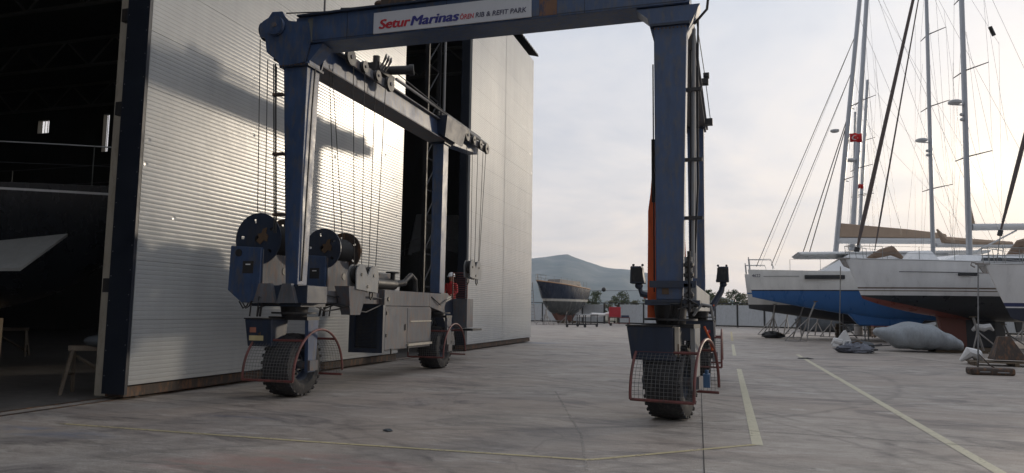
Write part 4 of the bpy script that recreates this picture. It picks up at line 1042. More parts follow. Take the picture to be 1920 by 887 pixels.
def spreader(r, f, t, z, half, sweep, mo):
    k = (z - f.z) / (t.z - f.z); c = f + (t - f) * k
    tips = []
    for sg in (-1, 1):
        e = c + Vector((sweep, sg * half, .05)); tips.append(e); MB().cyl(c, e, .035, .022, n=6).build('spreader', FURL, mo, local=True)
    return tips
def stand(x, y, top, lean, label='steel boat stand', grp='steel boat stands under the hulls', rz=0):
    """braced prop whose head leans to the hull"""
    r = thing('boat_stand', label, 'boat stand', (x, y, 0), rz, grp)
    m = MB(); m.cyl((0, .0, .04), (lean, 0, top), .05, n=6); m.build('post', DGALV, r, local=True)
    m = MB(); m.box(lean - .12, lean + .12, -.1, .1, top, top + .04); m.build('pad', WOOD, r, local=True)
    for a in (-.6, .6):
        m = MB(); m.cyl((lean * .6, 0, top * .6), (-lean * .2 + a, -.35, .03), .036, n=6); m.build('leg', DGALV, r, local=True)
    m = MB(); m.cyl((-.6 - lean * .2, -.35, .035), (.6 - lean * .2, -.35, .035), .025, n=6); m.cyl((0, 0, .04), (0, -.7, .04), .025, n=6); m.build('foot_bar', DGALV, r, local=True)
    return r

def sloop(label, loc, L, B, zs0, zs1, zwl, zb, hullmat, foot, top, mw, masttop, spr, rz=AX, keelmat=None, keel=None, name='sailing_yacht', rake=1.0, bowr=None, cabin=True, group=None, full=.55, window=True):
    r = thing(name, label, 'yacht', loc, rz, group)
    hull_mesh(L, B, zs0, zs1, zwl, zb, rake=rake, stern=.82, full=full, bow_rise=bowr).build('hull', hullmat, r, smooth=True, local=True)
    # toe rail
    for sg in (-1, 1):
        m = MB(); m.tube([(sheer(L, B, zs0, zs1, u, full)[0], sg * sheer(L, B, zs0, zs1, u, full)[1], sheer(L, B, zs0, zs1, u, full)[2] + .015) for u in [i / 20 for i in range(21)]], .028, 5); m.build('toe_rail', GELD, r, local=True)
    railing(r, L, B, zs0, zs1, full=full)
    if cabin:
        zz = (zs0 + zs1) / 2
        m = MB(); m.hexa([(L * .27, -B * .24, zz - .1), (L * .70, -B * .32, zz - .1), (L * .70, B * .32, zz - .1), (L * .27, B * .24, zz - .1)], [(L * .36, -B * .18, zz + .34), (L * .70, -B * .27, zz + .42), (L * .70, B * .27, zz + .42), (L * .36, B * .18, zz + .34)]); cb = m.build('coachroof', GEL, r, bevel=.05, local=True)
        m = MB(); m.hexa([(L * .42, -B * .285, zz + .05), (L * .64, -B * .315, zz + .05), (L * .64, B * .315, zz + .05), (L * .42, B * .285, zz + .05)], [(L * .43, -B * .27, zz + .2), (L * .63, -B * .30, zz + .2), (L * .63, B * .30, zz + .2), (L * .43, B * .27, zz + .2)]); m.build('window', GLASSD, cb, local=True)
        m = MB(); m.tube([(L * .66, -B * .3, zz + .35), (L * .69, -B * .26, zz + 1.05), (L * .70, 0, zz + 1.2), (L * .69, B * .26, zz + 1.05), (L * .66, B * .3, zz + .35)], .30, 8); m.build('sprayhood', BROWNC, r, smooth=True, local=True)
    f, t, mo = mast(r, foot, top, mw, masttop)
    tips = []
    for z, half in spr: tips.append(spreader(r, f, t, z, half, .35, mo))
    # fore and back stays, shrouds
    bowp = Vector((.35, 0, zs0 + .1)); sternp = Vector((L * .97, 0, zs1 + .1))
    wires(r, [(t, sternp)], .009)
    ch = [Vector((f.x + .4, sg * B * .44, zs0 - .05)) for sg in (-1, 1)]
    for i, sg in enumerate((0, 1)):
        prev = ch[i]
        for tp in tips: wires(r, [(prev, tp[i])], .007, 'shroud'); prev = tp[i]
        wires(r, [(prev, t)], .007, 'shroud')
        if tips: wires(r, [(ch[i], f + (t - f) * .42)], .007, 'shroud')
        if len(tips) > 1: wires(r, [(tips[0][i], f + (t - f) * .72)], .007, 'shroud')
    if keel:
        x0, x1, ztop, zbot = keel
        m = MB(); w = .16
        m.hexa([(x0 + .35, -w, zbot), (x1 - .05, -w, zbot), (x1 - .05, w, zbot), (x0 + .35, w, zbot)], [(x0, -w * .8, ztop), (x1, -w * .8, ztop), (x1, w * .8, ztop), (x0, w * .8, ztop)])
        ko = m.build('keel', keelmat, r, bevel=.06, local=True)
        m = MB(); m.hexa([(L * .92, -.05, zb - .9), (L * .96, -.05, zb - .9), (L * .96, .05, zb - .9), (L * .92, .05, zb - .9)], [(L * .90, -.07, zb + .6), (L * .97, -.07, zb + .6), (L * .97, .07, zb + .6), (L * .90, .07, zb + .6)]); m.build('rudder', keelmat, r, bevel=.03, local=True)
        m = MB(); m.box(x0 + .3, x1, -.35, .35, .0, max(zbot, .02)); m.build('keel_block', WOOD, r, local=True)
    return r, f, t, mo, tips
def radar(r, f, t, z, mo, side=-1, rad=.3):
    k = (z - f.z) / (t.z - f.z); c = f + (t - f) * k
    m = MB(); m.lathe([(-.10, 0), (-.10, rad * .6), (-.05, rad), (.05, rad), (.10, rad * .7), (.12, 0)], (c.x - .52, c.y, c.z), 'z', 18); m.build('radar_dome', GELD, mo, smooth=True, local=True)
    m = MB(); m.box(c.x - .5, c.x, c.y - .05, c.y + .05, c.z - .14, c.z - .10)
    for dz in (-.6, -.85): m.ball((c.x - .2, c.y, c.z + dz), .09, 5)
    m.build('mast_lamp', GELD, mo, local=True)
def furled(r, p0, p1, rad, mat=FURL):
    p0 = Vector(p0); p1 = Vector(p1); n = 14
    m = MB(); m.tube([p0.lerp(p1, i / n) for i in range(n + 1)], [rad * (.45 + .75 * min(1, i / 1.5 + .1) * (1 - .65 * i / n)) for i in range(n + 1)], 8); o = m.build('furled_headsail', mat, r, smooth=True, local=True)
    m = MB(); d = (p1 - p0).normalized(); m.cyl(p0 - d * .25, p0 - d * .05, rad * 1.3, n=10); m.build('furling_drum', BLACK, o, local=True)

# white yacht with brown stripes (middle of the right-hand group)
HB = banded_hull('striped_white_hull', [(0, (0.022, 0.024, 0.028)), (2.50, (0.74, 0.74, 0.74)), (2.68, (0.17, 0.13, 0.10)), (2.735, (0.74, 0.74, 0.74)), (2.80, (0.17, 0.13, 0.10)), (2.86, (0.74, 0.75, 0.76))], rough=.28, tint_x=(2.62, .20, 6.0, (0.20, 0.055, 0.04)))
KB, kt, kb_ = newmat('keel_two_tone')
_o = nd(kt, 'ShaderNodeTexCoord').outputs['Object']; _s = nd(kt, 'ShaderNodeSeparateXYZ'); kt.links.new(_o, _s.inputs[0])
kt.links.new(mixc(kt, mth(kt, 'GREATER_THAN', _s.outputs[0], 5.75), (0.13, 0.045, 0.033), (0.022, 0.024, 0.028)), kb_.inputs['Base Color']); kb_.inputs['Roughness'].default_value = .7
bB = at(1586, 487, 37.0)
RB, fB, tB, moB, tipsB = sloop('white sloop with two brown stripes, black bottom and a red-brown keel', (bB.x, 37.0, 0), 14.2, 4.1, 4.20, 4.02, 2.5, 1.35, HB, (1818, 486), (1803, 0), .17, 21.0, ((9.3, 1.25), (13.6, 1.2), (17.4, 1.0)), keelmat=KB, keel=(4.4, 7.3, 1.6, .12), rake=.75, bowr=2.35)
radar(RB, fB, tB, 12.0, moB)
p0 = local(RB, onaxis(RB, 1608, 462)); p1 = local(RB, onaxis(RB, 1712, 0)); furled(RB, p0, p0 + (p1 - p0) * 1.15, .095)
m = MB(); q0 = local(RB, onaxis(RB, 1822, 426)); q1 = q0 + Vector((4.6, 0, .15)); m.cyl(q0, q1, .13, n=10, sq=1.3); m.build('boom', ALUW, RB, smooth=True, local=True)
m = MB(); m.cyl(fB + Vector((.1, 0, .25)), q0 + Vector((2.3, 0, -.1)), .04, n=6); m.build('boom_vang', GELD, RB, local=True)
m = MB(); m.prism([(fB.x + .18, -.02, 5.7), (fB.x + .42, -.02, 5.7), (fB.x + .18, -.02, 7.0)], (0, .04, 0)); m.build('mainsail_headpiece', TAN, RB, local=True)
# porthole strip, styling line, anchor roller
a = onaxis(RB, 1822, 514, -1.9); b = local(RB, a)
u = b.x / 14.2; yb_ = -sheer(14.2, 4.1, 4.2, 4.02, u)[1]
m = MB(); m.box(b.x - .45, b.x + .45, yb_ - .02, yb_ + .3, b.z - .07, b.z + .07); m.build('hull_window', GLASSD, RB, bevel=.02, local=True)
m = MB(); m.tube([(x, -sheer(14.2, 4.1, 4.2, 4.02, x / 14.2)[1] * .985 - .012, 3.62 - .015 * x) for x in [2.0 + i * .8 for i in range(14)]], .014, 4); m.build('styling_line', BLACK, RB, local=True)
m = MB(); m.box(-.35, .7, -.1, .1, 4.18, 4.25); m.prism([(-.32, -.04, 4.2), (-.1, -.04, 3.85), (.15, -.04, 3.75), (-.05, -.04, 4.2)], (0, .08, 0)); m.build('anchor', DGALV, RB, local=True)
m = MB(); m.tube([(1.1, 0, 4.25), (1.7, -.1, 4.5), (2.3, .05, 4.65), (2.8, 0, 4.3)], [.08, .2, .24, .08], 8); m.build('sail_bag', BROWNC, RB, smooth=True, local=True)
m = MB(); m.hexa([(3.1, -.7, 4.1), (4.3, -.7, 4.1), (4.3, .7, 4.1), (3.1, .7, 4.1)], [(3.35, -.45, 4.62), (4.0, -.45, 4.62), (4.0, .45, 4.62), (3.35, .45, 4.62)]); m.build('hatch_cover', GEL, RB, bevel=.06, local=True)

# sloop behind it
HE = banded_hull('plain_white_hull', [(0, (0.03, 0.05, 0.10)), (2.4, (0.58, 0.59, 0.60))], rough=.3)
RE, fE, tE, moE, tipsE = sloop('white sloop mostly hidden behind the brown striped sloop', (8.0, 44.6, 0), 13.0, 3.8, 4.0, 3.8, 2.4, 1.3, HE, (1750, 489), (1737, 0), .15, 21.5, ((8.8, 1.3), (13.6, 1.25), (17.9, 1.1)), keelmat=BLACK, keel=(5.2, 7.2, 1.5, .12))
radar(RE, fE, tE, 11.6, moE)
m = MB(); q0 = fE + Vector((.2, 0, .9)); m.cyl(q0, q0 + Vector((5.0, 0, .05)), .12, n=10); m.build('boom', ALUW, RE, smooth=True, local=True)
m = MB(); m.tube([q0 + Vector((.1, 0, .9)), q0 + Vector((.5, 0, .3)), q0 + Vector((2, 0, .22)), q0 + Vector((4.6, 0, .18))], [.05, .22, .2, .12], 8); m.build('sail_cover', TAN, RE, smooth=True, local=True)
p0 = local(RE, onaxis(RE, 1640, 470)); p1 = local(RE, onaxis(RE, 1722, 0)); furled(RE, p0, p0 + (p1 - p0) * 1.1, .045)

# right-edge sloop, only its bow in view
HD = banded_hull('navy_striped_hull', [(0, (0.028, 0.035, 0.06)), (1.90, (0.72, 0.725, 0.73)), (1.96, (0.03, 0.04, 0.12)), (2.10, (0.72, 0.725, 0.73))], rough=.28)
bD = at(1846, 497, 31.0)
RD, fD, tD, moD, tipsD = sloop('white sloop with a navy stripe cut by the right edge, nearest of the moored-out yachts', (bD.x, 31.0, 0), 12.6, 3.9, 3.55, 3.45, 1.9, .95, HD, (2085, 480), (2075, 0), .15, 19.0, ((8.5, 1.2), (13, 1.1)), keelmat=BLACK, keel=(4.4, 6.6, 1.1, .12), rake=.95, bowr=1.55)
p0 = local(RD, onaxis(RD, 1877, 430)); p1 = local(RD, onaxis(RD, 1926, 240)); wires(RD, [(Vector((.5, 0, 3.65)), p0)], .02); furled(RD, p0, p0 + (p1 - p0) * 4.2, .07)
m = MB(); m.box(-.3, .6, -.1, .1, 3.52, 3.58); m.prism([(-.28, -.03, 3.5), (-.05, -.03, 3.2), (.1, -.03, 3.2), (.0, -.03, 3.5)], (0, .06, 0)); m.tube([(-.3, 0, 3.56), (-.5, 0, 3.62), (-.55, 0, 3.5), (-.4, 0, 3.42)], .03, 6); m.build('anchor', DGALV, RD, local=True)

# catamaran
def catamaran():
    b = at(1402, 507, 47.0)
    r = thing('catamaran', 'long white catamaran with bright blue bottom paint and a tan sail cover', 'catamaran', (b.x, 47.0, 0), radians(1.0))
    HC = banded_hull('blue_bottom_hull', [(0, (0.03, 0.13, 0.36)), (2.94, (0.012, 0.014, 0.03)), (3.02, (0.76, 0.76, 0.74))], rough=.28)
    HF = banded_hull('grey_bottom_hull', [(0, (0.05, 0.052, 0.06)), (2.17, (0.74, 0.74, 0.72)), (2.9, (0.03, 0.13, 0.36)), (3.0, (0.76, 0.76, 0.74))], tilt=0, rough=.35)
    L = 14.6
    hull_mesh(L, 1.7, 4.28, 4.1, 2.97, 1.30, rake=.25, stern=.9, full=.4, bow_rise=2.58, pw=.8, bexp=1.25).build('hull', HC, r, smooth=True, local=True)
    o = hull_mesh(L, 1.7, 4.28, 4.1, 2.9, .95, rake=.25, stern=.9, full=.4, bow_rise=1.9, pw=.8, bexp=1.25); o.v = [(x, y + 5.8, z) for x, y, z in o.v]; o.build('hull', HF, r, smooth=True, local=True)
    for y0_, mt in ((0, HC), (5.8, HF)):
        m = MB(); m.hexa([(6.2, y0_ - .2, .95), (9.4, y0_ - .2, .95), (9.4, y0_ + .2, .95), (6.2, y0_ + .2, .95)], [(5.2, y0_ - .35, 2.1), (10.2, y0_ - .35, 2.1), (10.2, y0_ + .35, 2.1), (5.2, y0_ + .35, 2.1)]); m.build('keel', mt, r, bevel=.08, local=True)
    m = MB(); m.box(3.8, L - .6, .3, 5.5, 3.35, 4.2); m.build('bridge_deck', GEL, r, bevel=.08, local=True)
    m = MB(); m.cyl((.6, .2, 4.15), (.6, 5.6, 4.15), .09, n=10); m.build('front_crossbeam', ALU, r, local=True)
    m = MB(); m.add([(.7, .6, 4.12), (3.8, .6, 4.1), (3.8, 5.2, 4.1), (.7, 5.2, 4.12)], [(0, 1, 2, 3)]); m.build('trampoline', BLACK, r, local=True)
    # saloon with sloping front, windows, overhanging hardtop
    m = MB(); m.hexa([(4.1, .0, 4.12), (11.5, -.1, 4.12), (11.5, 5.9, 4.12), (4.1, 5.8, 4.12)], [(5.9, .55, 5.25), (11.2, .4, 5.25), (11.2, 5.4, 5.25), (5.9, 5.25, 5.25)]); sa = m.build('saloon', GEL, r, bevel=.08, local=True)
    m = MB(); m.hexa([(5.6, .13, 4.45), (10.8, .05, 4.45), (10.8, 5.75, 4.45), (5.6, 5.67, 4.45)], [(6.4, .42, 5.0), (10.6, .30, 5.0), (10.6, 5.5, 5.0), (6.4, 5.38, 5.0)]); m.build('window', GLASSD, sa, bevel=.03, local=True)
    m = MB(); m.hexa([(3.2, .7, 5.27), (13.2, .1, 5.22), (13.2, 5.7, 5.22), (3.2, 5.1, 5.27)], [(3.0, .8, 5.42), (13.3, .0, 5.38), (13.3, 5.8, 5.38), (3.0, 5.0, 5.42)]); m.build('hardtop', GEL, r, bevel=.04, local=True)
    # hull window strip and stripe
    m = MB(); m.box(3.2, 5.4, -.90, -.5, 3.66, 3.90); m.build('hull_window', GLASSD, r, bevel=.02, local=True)
    m = MB(); m.tube([(x, -.85 * (1 - (1 - min(x / L / .4, 1)) ** 2.1) - .012, 3.84) for x in [.9 + i * .4 for i in range(6)]], .012, 4); m.build('styling_line', BLACK, r, local=True)
    # number on the bow
    hn = text('4622', .26, TDARK, r, (0, 0, 0), (pi / 2, 0, radians(-16)), 'hull_number', .1, .002); hn.location = (.22, -.22, 3.80)
    f, t, mo = mast(r, (1567, 474), (1612, 0), .24, 25.0, ALU, off=2.9)
    # boom, lazy bag
    q0 = local(r, onaxis(r, 1570, 451, 2.9)); q1 = local(r, onaxis(r, 1784, 452, 2.9))
    m = MB(); m.cyl(q0, q1, .20, n=12); m.build('boom', ALUW, r, smooth=True, local=True)
    P = [local(r, onaxis(r, x, y, 2.9)) for x, y in ((1568, 445), (1568, 418), (1620, 423), (1700, 430), (1760, 437), (1773, 439), (1775, 447))]
    m = MB(); m.prism([p - Vector((0, .16, 0)) for p in P], (0, .32, 0)); lb = m.build('sail_cover', TAN, r, bevel=.05, local=True)
    # rig
    tips = spreader(r, f, t, 10.2, .9, .5, mo); spreader(r, f, t, 15.0, .8, .4, mo)
    def L_(x, y): return local(r, onaxis(r, x, y, 2.9))
    for (a0, a1) in (((1418, 500), (1594, 62)), ((1446, 498), (1588, 128))):
        p0, p1 = L_(*a0), L_(*a1); p1 = f + (t - f) * ((p1.z - f.z) / (t.z - f.z)); wires(r, [(p0, p1)], .022, 'forestay', FURL); wires(r, [(p0 + Vector((.25, .2, 0)), p1)], .008, 'halyard')
    for (a0, zz) in (((1505, 476), 14.6), ((1517, 476), 14.3)): wires(r, [(L_(*a0), f + (t - f) * ((zz - f.z) / (t.z - f.z)))], .03, 'shroud', FURL)
    wires(r, [(t, Vector((L - .5, .3, 4.1))), (t, Vector((L - .5, 5.5, 4.1))), (f + (t - f) * .8, q1 + Vector((0, 0, .2))), (f + (t - f) * .6, q0.lerp(q1, .6))], .009, 'backstay')
    m = MB(); c = L_(1570, 245); m.lathe([(-.1, 0), (-.1, .2), (-.04, .28), (.05, .28), (.1, 0)], (c.x - .15, c.y, c.z), 'z', 16); m.build('radar_dome', GELD, mo, smooth=True, local=True)
    # pulpit, stanchions
    p = MB()
    for y0_ in (0, 5.8):
        p.tube([(.15, y0_ - .12, 4.3), (.1, y0_ - .1, 4.9), (.1, y0_ + .3, 4.9), (1.4, y0_ + .3, 4.88), (1.5, y0_ + .3, 4.3)], .02, 6); p.tube([(.1, y0_ - .1, 4.9), (1.3, y0_ - .55, 4.88), (1.5, y0_ - .6, 4.3)], .02, 6); p.cyl((.1, y0_, 4.28), (.05, y0_, 5.05), .04, n=6)
    p.build('pulpit', GELD, r, smooth=True, local=True)
    p = MB(); ln = []
    for i in range(7): x = 2.4 + i * 1.7; p.cyl((x, -.7, 4.2), (x, -.7, 4.85), .014, n=5); ln.append((x, -.7, 4.85))
    p.build('stanchions', WIRE, r, local=True); MB().tube(ln, .007, 4).build('lifeline', STEELW, r, local=True)
    return r
CAT = catamaran()

# boats standing farther back, their masts in the gap
HG = banded_hull('far_white_hull', [(0, (0.04, 0.045, 0.055)), (2.6, (0.5, 0.5, 0.5))], rough=.35)
RG, fG, tG, moG, _ = sloop('distant white yacht behind the catamaran with a thick pale mast', (9.2, 56.0, 0), 13.5, 4.0, 4.2, 4.0, 2.6, 1.4, HG, (1597, 470), (1625, 0), .24, 26, ((12, 1.4), (17, 1.3)), keelmat=BLACK, keel=(5, 7.5, 1.5, .1))
RH, fH, tH, moH, _ = sloop('distant white yacht behind the catamaran with a short thin mast', (11.8, 63.0, 0), 12, 3.6, 3.9, 3.7, 2.4, 1.3, HG, (1610, 470), (1626, 160), .18, 20.5, ((11, 1.1), (15.5, .9)), keelmat=BLACK, keel=(4.6, 7, 1.4, .1))
RI, fI, tI, moI, _ = sloop('distant white yacht with twin masthead lamps behind the tan sail cover', (10.3, 59.5, 0), 12, 3.6, 3.9, 3.7, 2.4, 1.3, HG, (1601, 470), (1603, 230), .13, 17.0, ((10.5, 1.0),), keelmat=BLACK, keel=(4.6, 7, 1.4, .1))
radar(RG, fG, tG, 12.6, moG, rad=.35); radar(RI, fI, tI, 8.2, moI)
# more rigging against the sky, belonging to the yachts
def skywires(r, lst, rad=.007):
    for a0, a1 in lst: wires(r, [(local(r, onaxis(r, *a0)), local(r, onaxis(r, *a1)))], rad, 'stay')
skywires(RE, [((1690, 440), (1640, 130)), ((1716, 470), (1716, 46)), ((1790, 480), (1737, 0)), ((1808, 320), (1770, 20)), ((1700, 440), (1730, 120))])
skywires(RB, [((1822, 0), (1873, 82)), ((1880, 480), (1873, 78)), ((1890, 264), (1846, 0)), ((1787, 440), (1787, 118)), ((1850, 400), (1812, 60)), ((1785, 470), (1755, 0))])
skywires(RG, [((1640, 440), (1616, 150)), ((1650, 440), (1622, 60)), ((1672, 440), (1640, 100)), ((1590, 470), (1606, 200))], .011)
m = MB(); a = local(RB, onaxis(RB, 1856, 50)); b = local(RB, onaxis(RB, 1864, 67)); m.cyl(a, b, .09, n=8); m.build('radar_reflector', BLACK, RB, local=True)

# flags
def flag(px0, py0, px1, py1, Y, label):
    a = at(px0, py0, Y); b = at(px1, py1, Y); w = b.x - a.x; h = a.z - b.z
    r = thing('flag', label, 'flag', (a.x, Y, a.z), 0, 'red flags with white crescent and star')
    n = 12; vs = []; fs = []
    for i in range(n + 1):
        x = w * i / n; y = .10 * sin(i * .9); dz = -.12 * h * (i / n) ** 1.5
        vs += [(x, y, dz), (x, y, dz - h)]
    for i in range(n): fs.append((2 * i, 2 * i + 1, 2 * i + 3, 2 * i + 2))
    m = MB(); m.add(vs, fs); o = m.build('cloth', REDF, r, smooth=True, local=True); so_ = o.modifiers.new('t', 'SOLIDIFY'); so_.thickness = .01
    c = (w * .40, -h * .52); R = h * .27
    m = MB(); arc = []
    for i in range(25):
        t = radians(35 + 290 * i / 24); arc.append((c[0] + R * cos(t), c[1] + R * sin(t)))
    inn = []
    for i in range(25):
        t = radians(325 - 290 * i / 24); inn.append((c[0] + R * .26 + R * .80 * cos(t), c[1] + R * .80 * sin(t)))
    def yy(x): return .10 * sin(x / w * n * .9) - .02
    for i in range(24):
        A, B_ = arc[i], arc[i + 1]; C_, D = inn[23 - i], inn[24 - i]
        m.add([(q[0], yy(q[0]), q[1] - .12 * h * (q[0] / w) ** 1.5) for q in (A, B_, C_, D)], [(0, 1, 2, 3)])
    st = []
    cs = (w * .64, -h * .52)
    for i in range(10):
        t = pi + pi * i / 5; rr = R * (.42 if i % 2 == 0 else .17); st.append((cs[0] + rr * cos(t), yy(cs[0]) , cs[1] - .06 * h + rr * sin(t)))
    m.add(st, [tuple(range(10))]); m.build('crescent_and_star', WHITEF, r, local=True)
    m = MB(); m.cyl((-.03, 0, .25), (-.03, 0, -h - .5), .012, n=5); m.build('halyard', ROPE, r, local=True)
flag(1593, 250, 1616, 265, 50, 'larger red flag with white crescent and star, high between the masts')
flag(1607, 345, 1618, 353, 56, 'smaller red flag with white crescent and star, lower behind the brown furled sail')

# stands and props under the hulls
for i, (px, py, top, lean, lab) in enumerate((
        (1440, 628, 2.1, .55, 'leftmost steel stand under the catamaran bow'), (1448, 632, 2.2, .2, 'second steel stand from the left under the catamaran'),
        (1487, 633, 2.3, .8, 'thin leaning steel stand under the middle of the blue hull'), (1500, 640, 2.3, .9, 'bright steel stand with a long diagonal brace under the blue hull'),
        (1528, 630, 1.7, .3, 'steel stand half in shade right of the long diagonal brace'), (1555, 632, 1.6, .25, 'steel stand in front of the dark covered heap'))):
    G_ = gnd(px, py); stand(G_.x, G_.y, top, lean, lab, rz=radians(random.uniform(-15, 25)))
for i, (px, py, top, lean, lab) in enumerate(((1800, 655, 1.9, .55, 'pale prop leaning on the brown keel'), (1845, 662, 1.55, -.35, 'steel stand carrying a white plastic wrap beside the black keel'), (1903, 655, 1.2, -.4, 'steel stand under the sloop at the right edge'), (1870, 640, 1.5, .3, 'steel stand behind the rusty cone'))):
    G_ = gnd(px, py); stand(G_.x, G_.y, top, lean, lab, rz=radians(random.uniform(-20, 20)))
for i, (px, py, top, lean, lab) in enumerate(((1470, 626, 2.0, .4, 'thin steel stand seen between the black bundle and the long diagonal brace'), (1590, 634, 1.5, -.3, 'steel stand just left of the grey scaffold frame'), (1622, 628, 1.4, .3, 'steel stand in deep shade right of the grey scaffold frame'),
        (1668, 634, 1.5, .2, 'steel stand behind the nose of the covered dinghy'), (1715, 630, 1.6, -.3, 'steel stand rising behind the hump of the covered dinghy'), (1750, 636, 1.7, .4, 'steel stand between the dinghy cover and the brown keel'), (1915, 640, 1.3, .2, 'steel stand cut by the right edge of the picture'))):
    G_ = gnd(px, py); stand(G_.x, G_.y, top, lean, lab, rz=radians(random.uniform(-25, 25)))
m = MB(); G_ = at(1840, 620, 38.0)
m.tube([(G_.x - .42, 37.8, G_.z), (G_.x - .25, 37.75, G_.z + .18), (G_.x, 37.7, G_.z + .12), (G_.x + .25, 37.75, G_.z + .2), (G_.x + .42, 37.8, G_.z + .02)], [.06, .14, .17, .14, .05], 8)
tag(m.build('plastic_wrap', PLASTW, smooth=True), 'white plastic sheeting bunched on a stand beside the black keel', 'plastic sheet')

# covered dinghy
def dinghy():
    a = gnd(1652, 652); b = gnd(1795, 664)
    r = thing('covered_dinghy', 'inflatable dinghy under a wrinkled grey cover on the ground', 'dinghy', (7.4, 36.0, 0), radians(6))
    n, k = 60, 28; vs = []
    for i in range(n + 1):
        u = i / n
        L = at(1637, 640, 36).x - 7.4 + (at(1801, 640, 36).x - at(1637, 640, 36).x) * u
        def lerp_(tab):
            for (u0, v0), (u1, v1) in zip(tab[:-1], tab[1:]):
                if u <= u1: q = (u - u0) / (u1 - u0); q = q * q * (3 - 2 * q); return v0 + (v1 - v0) * q
            return tab[-1][1]
        hw = lerp_([(0, .10), (.02, .30), (.08, .42), (.3, .85), (.5, 1.0), (.9, 1.0), (.97, .85), (1, .3)])
        zt = lerp_([(0, .90), (.03, 1.02), (.14, 1.06), (.42, 1.32), (.64, 1.22), (.84, .86), (.96, .60), (1, .46)])
        zb_ = lerp_([(0, .80), (.03, .66), (.12, .46), (.30, .12), (.5, .09), (.97, .10), (1, .18)]) + (.018 * sin(u * 37) + .012 * sin(u * 83)) * min(1, max(0, (u - .25) * 5))
        for j in range(k):
            t = 2 * pi * j / k; c, s_ = cos(t), sin(t)
            y = hw * (abs(c) ** .8) * (1 if c > 0 else -1)
            zc = (zt + zb_) / 2; z = zc + (zt - zb_) / 2 * (abs(s_) ** .9) * (1 if s_ > 0 else -1)
            wr = (.020 * sin(u * 46 + 5 * c + 3 * sin(7 * u)) + .016 * sin(u * 19 - j * .55)) * (1 if s_ < .45 else .25)
            vs.append((L, y * (1 + wr), z + wr * .8))
    fs = [(i * k + j, i * k + (j + 1) % k, (i + 1) * k + (j + 1) % k, (i + 1) * k + j) for i in range(n) for j in range(k)] + [tuple(range(k)), tuple(n * k + j for j in range(k))]
    m = MB(); m.add(vs, fs); m.build('cover', TARPG, r, smooth=True, local=True)
    m = MB(); m.box(1.0, 3.9, -.5, -.35, .0, .12); m.box(1.0, 3.9, .35, .5, .0, .12); m.build('cradle', WOOD, r, local=True)
dinghy()

# concrete/iron weight with ropes up to the bow
P = gnd(1857, 703)
r = thing('mooring_weight', 'flat rusty iron weight with two bright slots standing on the concrete', 'weight', (P.x, P.y, 0), radians(4))
m = MB(); m.box(-.55, .55, -.22, .22, .0, .20); m.build('body', RUSTB, r, bevel=.06, local=True)
m = MB(); m.box(-.33, -.08, -.226, -.221, .08, .11); m.box(.10, .38, -.226, -.221, .07, .10); m.build('slot', LGREY, r, local=True)
m = MB(); m.tube([(-.30, 0, .2), (-.25, 0, .55), (0, 0, .26), (.1, 0, .2)], .02, 6); m.build('lifting_eye', RUSTB, r, smooth=True, local=True)
m = MB(); m.cyl((P.x - .28, P.y, .3), at(1834, 497, 30.6), .022, n=6); tag(m.build('tether_rope', ROPE, smooth=True), 'dark rope running up from the rusty weight to the bow at the right edge', 'rope')
m = MB(); m.cyl(gnd(1574, 640), at(1576, 500, 36.8), .022, n=6); tag(m.build('mooring_line', pmat('pale_rope', (0.3, 0.3, 0.28), .8), smooth=True), 'pale rope hanging from the striped sloop bow to the white sack', 'rope')
# rusty cone on pallets
P = gnd(1888, 686)
r = thing('rusty_cone', 'brown rusty steel cone standing on a low timber pallet', 'steel cone', (P.x, P.y, 0.10))
m = MB(); m.hexa([(-.45, -.35, .1), (.5, -.35, .1), (.5, .35, .1), (-.45, .35, .1)], [(-.22, -.12, .85), (.12, -.12, .85), (.12, .12, .85), (-.22, .12, .85)]); m.build('body', RUSTB, r, bevel=.02, local=True)
r = thing('timber_pallet', 'low timber pallet under the rusty cone', 'pallet', (P.x, P.y, 0), radians(-6))
for k in range(5):
    m = MB(); m.box(-1.1, 1.5, -.62 + k * .27, -.45 + k * .27, .10, .135); m.build('board', WOOD, r, local=True)
for x in (-1.0, .1, 1.3):
    m = MB(); m.box(x, x + .12, -.62, .63, .0, .098); m.build('bearer', WOOD, r, local=True)
m = MB(); m.tube([(P.x - 1.2, P.y + .5, .1), (P.x - .95, P.y + .4, .38), (P.x - .7, P.y + .5, .3), (P.x - .5, P.y + .6, .1)], [.05, .2, .2, .05], 8); tag(m.build('plastic_sack', PLASTW, smooth=True), 'crumpled white plastic sack beside the timber pallet', 'sack')

# scrap heap and white sack
def lump(name, c, r, sc, mat, label, cat, seed=1, amp=.25, par=None, n=14):
    rnd = random.Random(seed); ph = [rnd.uniform(0, 6) for _ in range(6)]
    m = MB(); vs = []; k = 2 * n
    for i in range(n + 1):
        a = pi * i / n
        for j in range(k):
            t = 2 * pi * j / k; q = 1 + amp * (sin(3 * t + ph[0] + 2 * a) * .5 + sin(7 * t + ph[1] + 5 * a) * .3 + sin(11 * a + ph[2] + 4 * t) * .25) * sin(a)
            q *= 1 - .16 * abs(sin(6 * t + ph[4] + 3 * a)) * sin(a); z = r * sc[2] * cos(a) * (1 + amp * .5 * sin(5 * t + ph[3]) - .25 * abs(sin(4 * t + 6 * a + ph[5]))) if 0 < i < n else r * sc[2] * cos(a)
            vs.append((c[0] + r * sc[0] * sin(a) * cos(t) * q, c[1] + r * sc[1] * sin(a) * sin(t) * q, max(c[2] + z, .006)))
    m.add(vs, [(i * k + j, i * k + (j + 1) % k, (i + 1) * k + (j + 1) % k, (i + 1) * k + j) for i in range(n) for j in range(k)])
    o = m.build(name, mat, par, smooth=True)
    if label: tag(o, label, cat)
    return o
P = gnd(1602, 662)
